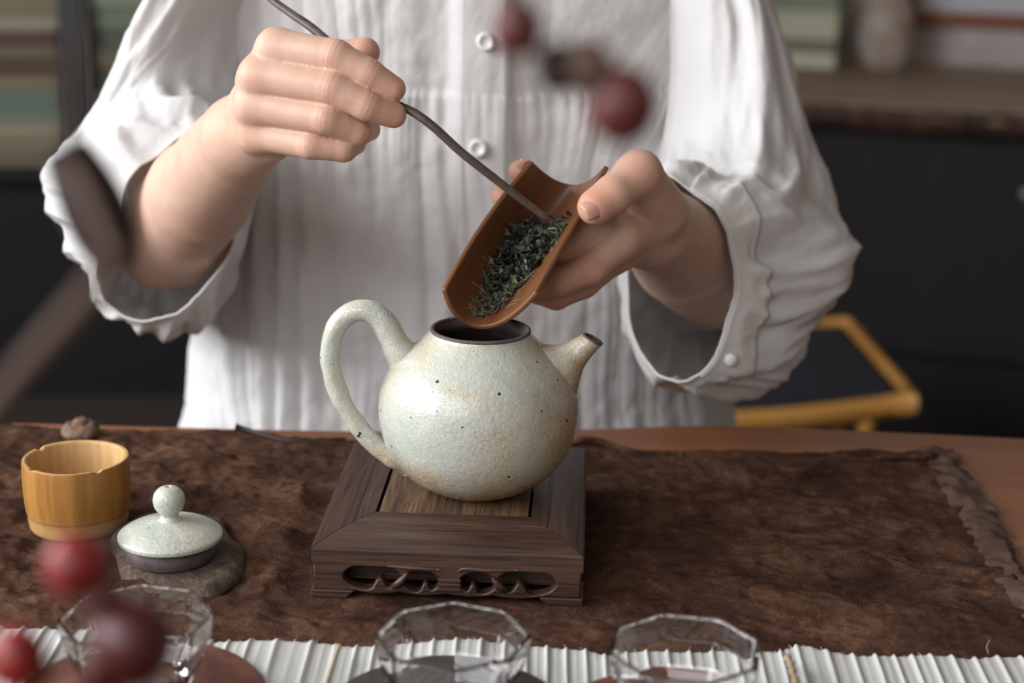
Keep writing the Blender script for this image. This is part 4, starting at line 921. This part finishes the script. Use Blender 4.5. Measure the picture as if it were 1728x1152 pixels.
S.cone(W(1085, 370, .992), W(1052, 392, .972), 0.016, 0.012, 0.010, F=PAL); S.cone(W(1060, 380, .988), W(1000, 398, .982), 0.013, 0.010, 0.008, F=PAL)
S.union(PAL, 0.006)
TH = S.new()
finger(S, TH, [W(1078, 292, .958), W(1034, 328, .942), W(1005, 349, .936)], [0.0118, 0.0112, 0.0106], 0.004)
S.cone(W(1078, 292, .958), W(1112, 356, .992), 0.0125, 0.0180, 0.008, F=TH)
S.union(TH, 0.0035)
AR = S.new(); ad = el2-wr2; ad /= np.linalg.norm(ad)
S.cone(wr2-ad*0.006, wr2+ad*0.09, 0.0260, 0.0362, 0.003, F=AR); S.cone(wr2+ad*0.09, el2, 0.0362, 0.0390, 0.003, F=AR)
S.union(AR, 0.012)
V2, Q2 = S.mesh(); V2 = laplace(V2, Q2, 2, 0.5)
print('arm2', len(V2))
# ---- upper arms, trunk, neck, head, legs (under the clothes or above the frame), coarse
bcx = 0.5*(W(303, 700, 1.28)[0]+W(1243, 700, 1.28)[0]); YB = 1.33
sL = np.array([bcx-0.135, YB, 1.30]); sR = np.array([bcx+0.135, YB, 1.30])
S = SDF([bcx-0.30, 1.10, -0.01], [bcx+0.30, 1.52, 1.72], 0.0075)
def c(*a_, **k_): S.cone(*a_, **k_)
wdr = ((0, 1, 0), 1.7)
c((bcx-0.05, YB, 0.80), (bcx+0.05, YB, 0.80), 0.118, 0.118, 0.03, sq=((0, 1, 0), 1.5)); c((bcx, YB, 0.85), (bcx, YB, 1.02), 0.13, 0.13, 0.04, sq=wdr); c((bcx, YB, 1.02), (bcx, YB, 1.22), 0.135, 0.155, 0.04, sq=wdr)
c(sL, sR, 0.052, 0.052, 0.05); c((bcx, YB, 1.30), (bcx, YB-0.01, 1.42), 0.052, 0.050, 0.03)
c((bcx, YB-0.025, 1.50), (bcx, YB-0.01, 1.57), 0.062, 0.082, 0.03); c((bcx, YB-0.10, 1.515), (bcx, YB-0.085, 1.545), 0.008, 0.006, 0.008)
for sx_ in (-1, 1):
    c((bcx+sx_*0.078, YB-0.015, 1.545), (bcx+sx_*0.080, YB-0.005, 1.57), 0.008, 0.009, 0.004)
    c((bcx+sx_*0.085, YB, 0.78), (bcx+sx_*0.085, YB, 0.46), 0.082, 0.055, 0.03); c((bcx+sx_*0.085, YB, 0.46), (bcx+sx_*0.085, YB+0.01, 0.08), 0.054, 0.036, 0.02); c((bcx+sx_*0.085, YB+0.03, 0.035), (bcx+sx_*0.095, YB-0.14, 0.025), 0.036, 0.028, 0.02)
eb = np.array(W(300, 330, 1.265)); c(sL, eb, 0.036, 0.034, 0.02); c(eb, el+(0.02, 0.02, 0), 0.034, 0.032, 0.02)
eb = np.array(W(1215, 390, 1.265)); c(sR, eb, 0.036, 0.034, 0.02); c(eb, el2, 0.034, 0.034, 0.02)
V3, Q3 = S.mesh(); V3 = laplace(V3, Q3, 3, 0.5); print('torso', len(V3))
V, Fc = merge([(V1, Q1), (V2, Q2), (V3, Q3)])
PERS = (bcx, YB, 0.0)
me_off = np.array(PERS)
body_o = mk('person', V-me_off, Fc, MT['skin'], None); body_o.location = PERS
tag(body_o, 'person in a loose white button shirt pouring dried tea into the teapot', 'person')
# redness attribute and knuckle creases
red = np.zeros(len(V)); disp = np.zeros(len(V)); nv = np.zeros(len(V)*3); body_o.data.vertices.foreach_get('normal', nv); nv = nv.reshape(-1, 3)
for D in (FI, FJ):
    for L in D.values():
        for i, q in enumerate(L):
            p = W(*q[:3]); d2 = np.linalg.norm(V-p, axis=1); red = np.maximum(red, (0.42 if i == 3 else 0.34)*np.exp(-(d2/(0.016 if i == 3 else 0.012))**2))
        for i in (1, 2):
            p = W(*L[i][:3]); ax_ = W(*L[i+1][:3])-W(*L[i-1][:3]); ax_ /= np.linalg.norm(ax_); rel = V-p; t = rel@ax_; rad_ = np.linalg.norm(rel-t[:, None]*ax_, axis=1)
            m_ = (rad_ < L[i][3]*1.3) & (np.abs(t) < 0.01)
            for off in ((-0.0024, 0.0002, 0.0026) if i == 1 else (-0.001, 0.0014)): disp -= np.where(m_, 0.00022*np.exp(-((t-off-0.0004*np.sin(rad_*900))/0.0007)**2), 0)
for q, kk in (((998, 350, .930), 0.5), ((616, 84, .975), 0.5), ((1078, 290, .945), 0.25), ((1000, 470, .95), 0.45), ((940, 490, .95), 0.5)):
    d2 = np.linalg.norm(V-W(*q), axis=1); red = np.maximum(red, kk*np.exp(-(d2/0.020)**2))
Vn = V-me_off+nv*disp[:, None]; body_o.data.vertices.foreach_set('co', Vn.ravel()); body_o.data.update()
at_ = body_o.data.attributes.new('red', 'FLOAT', 'POINT'); at_.data.foreach_set('value', red)
# nails
def nail(c_, axis, nrm_, L, wd, name='fingernail'):
    axis = np.array(axis, float); axis /= np.linalg.norm(axis); nrm_ = np.array(nrm_, float); nrm_ -= np.dot(nrm_, axis)*axis; nrm_ /= np.linalg.norm(nrm_); s_ = np.cross(axis, nrm_); V = []
    for i in range(13):
        for j in range(11):
            t = i/12*2-1; u = j/10*2-1; w_ = wd*(1-0.55*max(0, abs(t)-0.55)**1.5*2.2); V.append(c_+axis*t*L+s_*u*w_-nrm_*(0.55*wd*u*u+0.12*L*t*t))
    o = mk(name, V, gridF(13, 11), MT['nail'], body_o, fix=False); md = o.modifiers.new('s', 'SOLIDIFY'); md.thickness = 0.0007; return o
tc = W(1001, 350, .9250); nail(tc, W(975, 359, .932)-W(1010, 342, .940), np.array([-0.18, -0.95, 0.30]), 0.0056, 0.0054)
0 and nail(W(633, 97, .9725), W(628, 92, .976)-W(600, 94, .986), np.array([0.75, -0.45, 0.1]), 0.0045, 0.0036)
nail(W(882, 281, .989), W(884, 274, .990)-W(872, 296, .997), np.array([0.3, -0.9, 0.2]), 0.0050, 0.0030)
# hair + trousers
S = SDF([bcx-0.14, YB-0.14, 1.40], [bcx+0.14, YB+0.15, 1.72], 0.006)
c((bcx, YB+0.015, 1.56), (bcx, YB+0.01, 1.60), 0.092, 0.088, 0.02); c((bcx, YB+0.05, 1.48), (bcx, YB+0.03, 1.55), 0.06, 0.08, 0.03)
Vh, Qh = S.mesh(); mk('hair', laplace(Vh, Qh, 2), Qh, MT['hair'], body_o)
S = SDF([bcx-0.24, YB-0.18, 0.05], [bcx+0.24, YB+0.20, 0.98], 0.007)
c((bcx-0.05, YB, 0.80), (bcx+0.05, YB, 0.80), 0.128, 0.128, 0.03, sq=((0, 1, 0), 1.5)); c((bcx, YB, 0.85), (bcx, YB, 0.90), 0.136, 0.134, 0.03, sq=wdr)
for sx_ in (-1, 1): c((bcx+sx_*0.087, YB, 0.78), (bcx+sx_*0.087, YB, 0.46), 0.093, 0.072, 0.03); c((bcx+sx_*0.087, YB, 0.46), (bcx+sx_*0.087, YB+0.01, 0.12), 0.071, 0.058, 0.02)
Vh, Qh = S.mesh(); mk('trousers', laplace(Vh, Qh, 2), Qh, MT['trousers'], body_o)

# ------------------------------------------------------------------ shirt
zseam = W(900, 158, 1.19)[2]; YC = 1.315
zz_ = np.linspace(0.72, 1.40, 230); NP = 1000; phi = np.linspace(-math.pi, math.pi, NP, endpoint=False)
lowz = W(300, 715, 1.28)[2]
def ab(z):
    a_ = np.interp(z, [0.72, lowz, 0.90, 1.0, 1.12, 1.25, 1.33, 1.40], [0.2235, 0.2205, 0.2120, 0.207, 0.205, 0.20, 0.16, 0.068])
    b_ = np.interp(z, [0.72, lowz, 0.95, 1.05, 1.15, 1.25, 1.33, 1.40], [0.120, 0.122, 0.124, 0.130, 0.130, 0.115, 0.09, 0.065]); return a_, b_
plx0, plx1 = W(772, 300, 1.19)[0], W(852, 300, 1.19)[0]
def torso_pts(ph_, z_, extra=0.0, fold=1.0):
    a_, b_ = ab(z_); n_ = 2.5; sp_, cp_ = np.sin(ph_), np.cos(ph_)
    x = bcx+a_*np.sign(sp_)*np.abs(sp_)**(2/n_); y = YC-b_*np.sign(cp_)*np.abs(cp_)**(2/n_)
    s_ = x-bcx; sl_ = 0.55*sstep(0.06, 0.16, s_)*(z_-zseam+0.05)*sstep(zseam-0.13, zseam-0.02, z_)
    w_ = s_-sl_+0.10*(ph_)*0.15+0.010*noise(z_*7, s_*9, 1)+0.004*noise(z_*20, s_*25, 4)
    below = sstep(zseam+0.004, zseam-0.004, z_)
    amp = 0.35+0.65*np.clip(0.5+0.9*noise(w_*14, z_*3.5, 7), 0, 1)
    f1 = np.abs(np.sin(math.pi*(w_/0.034+1.1*noise(w_*11, z_*2.2, 3))))**0.75; f2 = np.abs(np.sin(math.pi*(w_/0.0175+1.3*noise(w_*20, z_*5, 9))))**0.9
    f = (0.0105*f1*amp**1.5+0.0026*f2*amp)*(below+0.35*(1-below))
    f += 0.0026*np.abs(np.sin(math.pi*(w_/0.0078+noise(w_*40, z_*8, 2)*0.5)))*np.exp(-np.maximum(zseam-z_, 0)/0.030)*below
    f += 0.0018*sstep(0.0, -0.03, z_-zseam)*below + 0.010*noise(s_*7, z_*6, 5)+ 0.0012*fbm(s_*60, z_*60, 3, 3)
    f -= 0.0022*np.exp(-((z_-zseam)/0.0022)**2)
    inpl = sstep(plx0-0.008, plx0+0.002, x)*sstep(plx1+0.004, plx1-0.001, x)*(cp_ > 0)
    f = f*(1-0.80*inpl)+0.0045*inpl
    f = f*fold+extra
    return np.stack([x+sp_*f, y-cp_*f, z_+0*x], -1)
PH, ZZ = np.meshgrid(phi, zz_, indexing='ij')
G = torso_pts(PH, ZZ)
sh = mk('shirt', G.reshape(-1, 3), gridF(NP, len(zz_), cu=True), MT['shirt'], body_o); tag(sh, 'loose white gauze button shirt with gathered seam')
# placket
xs_ = np.linspace(plx0+0.002, plx1, 30); zp = np.linspace(0.725, 1.36, 300); XX, ZP = np.meshgrid(xs_, zp, indexing='ij'); a_, b_ = ab(ZP); tq = np.clip((XX-bcx)/a_, -1, 1)
PHp = np.arcsin(np.sign(tq)*np.abs(tq)**(2.5/2)); Gp = torso_pts(PHp, ZP, extra=0.0024+0.0006*noise(XX*90, ZP*25, 1))
wob_ = 0.0012*noise(ZP*30, 1.5); Gp[..., 0] += wob_*sstep(0.5, 1, (XX-plx0)/(plx1-plx0))
pk = mk('placket', Gp.reshape(-1, 3), gridF(30, 300), MT['shirt'], sh); md = pk.modifiers.new('s', 'SOLIDIFY'); md.thickness = 0.0012; md.offset = 0
tag(pk, 'buttoned front placket')
def button(px, py, parent, r=0.0066):
    # project on placket plane
    Yp = float(Gp[15, :, 1][np.argmin(np.abs(Gp[15, :, 2]-W(px, py, 1.185)[2]))]); p = W(px, py, Yp-0.0022)
    V, Fc = latheVF([(0, 0.0008), (0.0030, 0.0008), (0.0036, 0.0022), (0.0052, 0.0028), (0.0062, 0.0022), (r, 0.0008), (r*0.95, -0.0008), (0, -0.001)], 32); V = V[:, [0, 2, 1]]*[1, -1, 1]; V = V+p
    b_ = mk('button', V, Fc, MT['button'], parent, fix=True); return b_
for q in ((820, 70), (806, 250), (792, 452), (1, 1)):
    if q[0] > 1: button(*q, sh)

def pr(L): return catmull(np.array([W(*q) for q in L]), 18, closed=True)
def sleeve(name, ringsL, foldA, seed, nstep=16):
    R = [pr(L) for L in ringsL]; R = np.array(R); n_ = R.shape[1]
    flat_ = catmull(R.reshape(len(R), -1), nstep).reshape(-1, n_, 3)
    Tn, Nn = flat_.shape[:2]; cen = flat_.mean(1, keepdims=True); rad = flat_-cen; rl_ = np.linalg.norm(rad, axis=2, keepdims=True); nr = rad/rl_
    th_ = np.linspace(0, 2*math.pi, Nn, endpoint=False)[None, :]; tt_ = np.linspace(0, len(ringsL)-1, Tn)[:, None]
    cx_, sx_ = np.cos(th_), np.sin(th_)
    nA = np.abs(noise(cx_*2.6+tt_*0.35, sx_*2.6+seed, tt_*0.7+seed)); nB = np.abs(noise(cx_*6+tt_*0.8, sx_*6+seed, tt_*1.1)); nC = fbm(cx_*9, sx_*9, tt_*2.5+seed, 3)
    nD = np.abs(noise(cx_*4.5+2, sx_*4.5+seed*2, tt_*0.45)); d = foldA*(0.9-2.2*nA)+foldA*0.6*(0.5-1.2*nB)+foldA*1.1*sstep(2.2, 3.2, tt_)*(0.6-1.8*nD)+0.0012*nC; d *= np.clip(tt_/0.8, 0.15, 1.0)
    P = flat_+nr*d[..., None]; return P
LR = [
 [(345,214,1.115),(268,259,1.10),(216,302,1.085),(196,366,1.08),(172,425,1.08),(168,487,1.08),(198,526,1.08),(250,541,1.08),(312,520,1.085),(350,477,1.095),(388,425,1.12),(402,300,1.14)],
 [(345,185,1.135),(245,212,1.115),(152,256,1.105),(92,312,1.115),(108,385,1.11),(140,455,1.11),(182,520,1.11),(242,556,1.11),(305,566,1.115),(348,530,1.135),(402,440,1.16),(410,300,1.17)],
 [(345,140,1.18),(238,150,1.15),(162,212,1.14),(86,292,1.155),(100,370,1.17),(142,440,1.19),(195,500,1.20),(255,530,1.21),(305,535,1.21),(360,500,1.21),(410,420,1.21),(420,280,1.21)],
 [(380,60,1.22),(290,60,1.17),(207,122,1.16),(152,222,1.19),(140,320,1.24),(165,400,1.27),(210,450,1.29),(270,460,1.29),(330,440,1.28),(380,380,1.27),(420,290,1.26),(430,150,1.24)],
 [(450,-60,1.22),(340,-40,1.18),(256,0,1.17),(217,90,1.21),(205,180,1.27),(220,250,1.32),(260,290,1.34),(320,290,1.34),(380,270,1.33),(420,220,1.31),(450,130,1.28),(470,30,1.25)],
 [(520,-190,1.26),(430,-190,1.22),(350,-150,1.20),(290,-60,1.23),(270,20,1.28),(290,90,1.33),(330,140,1.35),(390,150,1.35),(440,130,1.35),(480,80,1.34),(500,0,1.31),(515,-90,1.28)]]
RR_ = [
 [(1112,300,1.075),(1165,322,1.065),(1210,358,1.06),(1234,420,1.06),(1240,490,1.06),(1224,550,1.055),(1206,600,1.05),(1175,634,1.05),(1135,643,1.055),(1096,615,1.07),(1064,545,1.10),(1064,400,1.13)],
 [(1115,288,1.10),(1190,284,1.09),(1258,318,1.08),(1290,400,1.078),(1298,490,1.078),(1290,570,1.073),(1264,632,1.07),(1212,652,1.068),(1150,652,1.08),(1094,628,1.11),(1056,540,1.14),(1056,400,1.16)],
 [(1120,300,1.15),(1205,290,1.12),(1298,305,1.10),(1382,365,1.11),(1434,440,1.12),(1400,522,1.12),(1345,604,1.12),(1285,650,1.13),(1205,652,1.15),(1120,605,1.18),(1080,520,1.2),(1080,400,1.2)],
 [(1130,230,1.21),(1210,195,1.17),(1290,210,1.15),(1370,282,1.17),(1408,370,1.2),(1385,460,1.24),(1330,520,1.27),(1260,540,1.28),(1190,520,1.28),(1130,450,1.27),(1110,380,1.26),(1110,300,1.24)],
 [(1130,40,1.22),(1200,0,1.18),(1270,10,1.17),(1322,90,1.2),(1338,190,1.26),(1330,290,1.31),(1290,350,1.34),(1230,360,1.34),(1180,330,1.33),(1140,260,1.31),(1120,190,1.28),(1110,110,1.25)],
 [(1060,-150,1.26),(1130,-170,1.22),(1210,-150,1.20),(1270,-60,1.23),(1290,20,1.28),(1280,90,1.33),(1250,140,1.35),(1190,150,1.35),(1130,130,1.35),(1090,80,1.34),(1060,0,1.31),(1050,-80,1.28)]]
for nm, RL, fa, sd in (('sleeve', LR, 0.0050, 1.7), ('sleeve', RR_, 0.0050, 5.3)):
    P = sleeve(nm, RL, fa, sd); o = mk(nm, P.reshape(-1, 3), gridF(P.shape[0], P.shape[1], cv=True), MT['shirt'], sh); md = o.modifiers.new('s', 'SOLIDIFY'); md.thickness = 0.0008; md.offset = 0
    # rolled hem
    V, Fc = tubeVF(np.concatenate([P[0], P[0][:1]]), 0.0009, 8, cap=False); mk('hem', V, Fc, MT['cuff'], sh)
# cuff band on the sleeve beside the scoop
P = sleeve('c', RR_, 0.0050, 5.3)[:15]; cen = P.mean(1, keepdims=True); nr = P-cen; nr /= np.linalg.norm(nr, axis=2, keepdims=True); i0, i1 = 18, int(18*6.9)
Pc = (P+nr*0.0013)[:, i0:i1]; o = mk('cuff', Pc.reshape(-1, 3), gridF(Pc.shape[0], Pc.shape[1]), MT['cuff'], sh); md = o.modifiers.new('s', 'SOLIDIFY'); md.thickness = 0.0012; md.offset = 0
p = W(1233, 607, 1.0525); V, Fc = latheVF([(0, 0.0028), (0.0022, 0.0024), (0.0040, 0.0018), (0.0046, 0.0005), (0.004, -0.0005), (0, -0.001)], 28); V = V[:, [0, 2, 1]]*[1, -1, 1]+p; o = mk('button', V, Fc, MT['button'], sh, fix=True)
# collar
V, Fc = latheVF(smoothprof([(0.068, 0), (0.064, 0.02), (0.062, 0.045), (0.066, 0.045), (0.072, 0.02), (0.072, 0.0)], 3), 60); V = V*[1, 0.95, 1]+[bcx, YC, 1.39]; mk('collar', V, Fc, MT['shirt'], sh)

# ------------------------------------------------------------------ foreground berry branch in a vase
vx = W(-60, 1200, 0.3640)
vs_ = empty('bud_vase', (vx[0], 0.36, TZ+0.0125), 0, 'small grey brown vase before the table runner holding the berry branch', 'vase')
bpy.data.objects.remove(vs_)
V, Fc = latheVF(smoothprof([(0, 0), (0.022, 0), (0.028, 0.01), (0.030, 0.035), (0.020, 0.060), (0.009, 0.075), (0.010, 0.088), (0.008, 0.088), (0.006, 0.075), (0.014, 0.055), (0, 0.05)], 4), 48)
o = mk('bud_vase', V, Fc, MT['vase'], fix=True); o.location = (vx[0], 0.36, TZ+0.0115); tag(o, 'small grey brown vase left of the frame holding the berry branch', 'vase')
vt = np.array([vx[0], 0.36, TZ+0.0115+0.052])
br = empty('berry_branch', tuple(vt), 0, 'out of focus dark twig with round red berries close to the camera', 'branch')
def tw(name, L, r0_, r1_, mat=MT['twig']):
    P = catmull(L, 8); V, Fc = tubeVF(P, np.linspace(r0_, r1_, len(P)), 8); return mk(name, V, Fc, mat, br)
def berry(px, py, Y, r, mat, sq=1.1):
    n_ = 16; V, Fc = latheVF([(max(1e-5, r*math.sin(t)), -sq*r*math.cos(t)) for t in np.linspace(0, math.pi, n_)], 24)
    o = mk('berry', V+W(px, py, Y), Fc, mat, br); return o
tw('stem', [vt, vt+[0.002, 0, 0.05], W(-90, 1100, 0.3560), W(-150, 700, 0.3479), W(-180, 200, 0.3398), W(-60, -200, 0.3398), W(400, -330, 0.3479), W(760, -180, 0.3560), W(850, -60, 0.3560), W(872, 40, 0.3560), W(935, 118, 0.3600), W(985, 135, 0.3600), W(1050, 175, 0.3600)], 0.0019, 0.0010)
tw('twig', [W(-150, 850, 0.3479), W(-40, 720, 0.3236), W(60, 600, 0.2993), W(150, 500, 0.2912), W(200, 440, 0.2993)], 0.0022, 0.0026)
tw('twig', [W(200, 450, 0.3236), W(150, 330, 0.3398), W(118, 262, 0.3479), W(118, 170, 0.3236), W(115, 60, 0.2912)], 0.0016, 0.0014)
P = catmull([W(200, 455, 0.43), W(180, 400, 0.43), W(150, 330, 0.43), W(110, 250, 0.43)], 8); V, Fc = tubeVF(P, np.sin(np.linspace(0.6, 2.4, len(P)))*0.0088, 14, 1.0); mk('dry_pod', V, Fc, MT['dry_leaf'], br)
tw('twig', [vt+[0.002, 0, 0.05], W(60, 1180, 0.3560), W(150, 1080, 0.3560), W(180, 980, 0.3560), W(190, 900, 0.3600)], 0.0017, 0.0013)
tw('twig', [W(150, 1080, 0.3560), W(200, 1070, 0.3560), W(240, 1090, 0.3560)], 0.0014, 0.0012)
tw('twig', [W(60, 1180, 0.3560), W(30, 1150, 0.3560), W(20, 1110, 0.3560)], 0.0014, 0.0012)
for q in ((872, 48, .445, .0072, 'berry_mid'), (1050, 178, .45, .0100, 'berry_mid'), (942, 115, .45, .0066, 'dry_leaf'), (990, 112, .45, .0072, 'berry_brown'),
          (128, 955, .44, .0090, 'berry'), (28, 1110, .44, .0088, 'berry'), (225, 1085, .44, .0125, 'berry_dark'), (186, 925, .445, .0036, 'dry_leaf'), (175, 1015, .44, .0060, 'berry_dark'), (150, 1190, .43, .009, 'berry_dark')):
    berry(q[0], q[1], q[2]*0.81, q[3]*0.81, MT[q[4]])
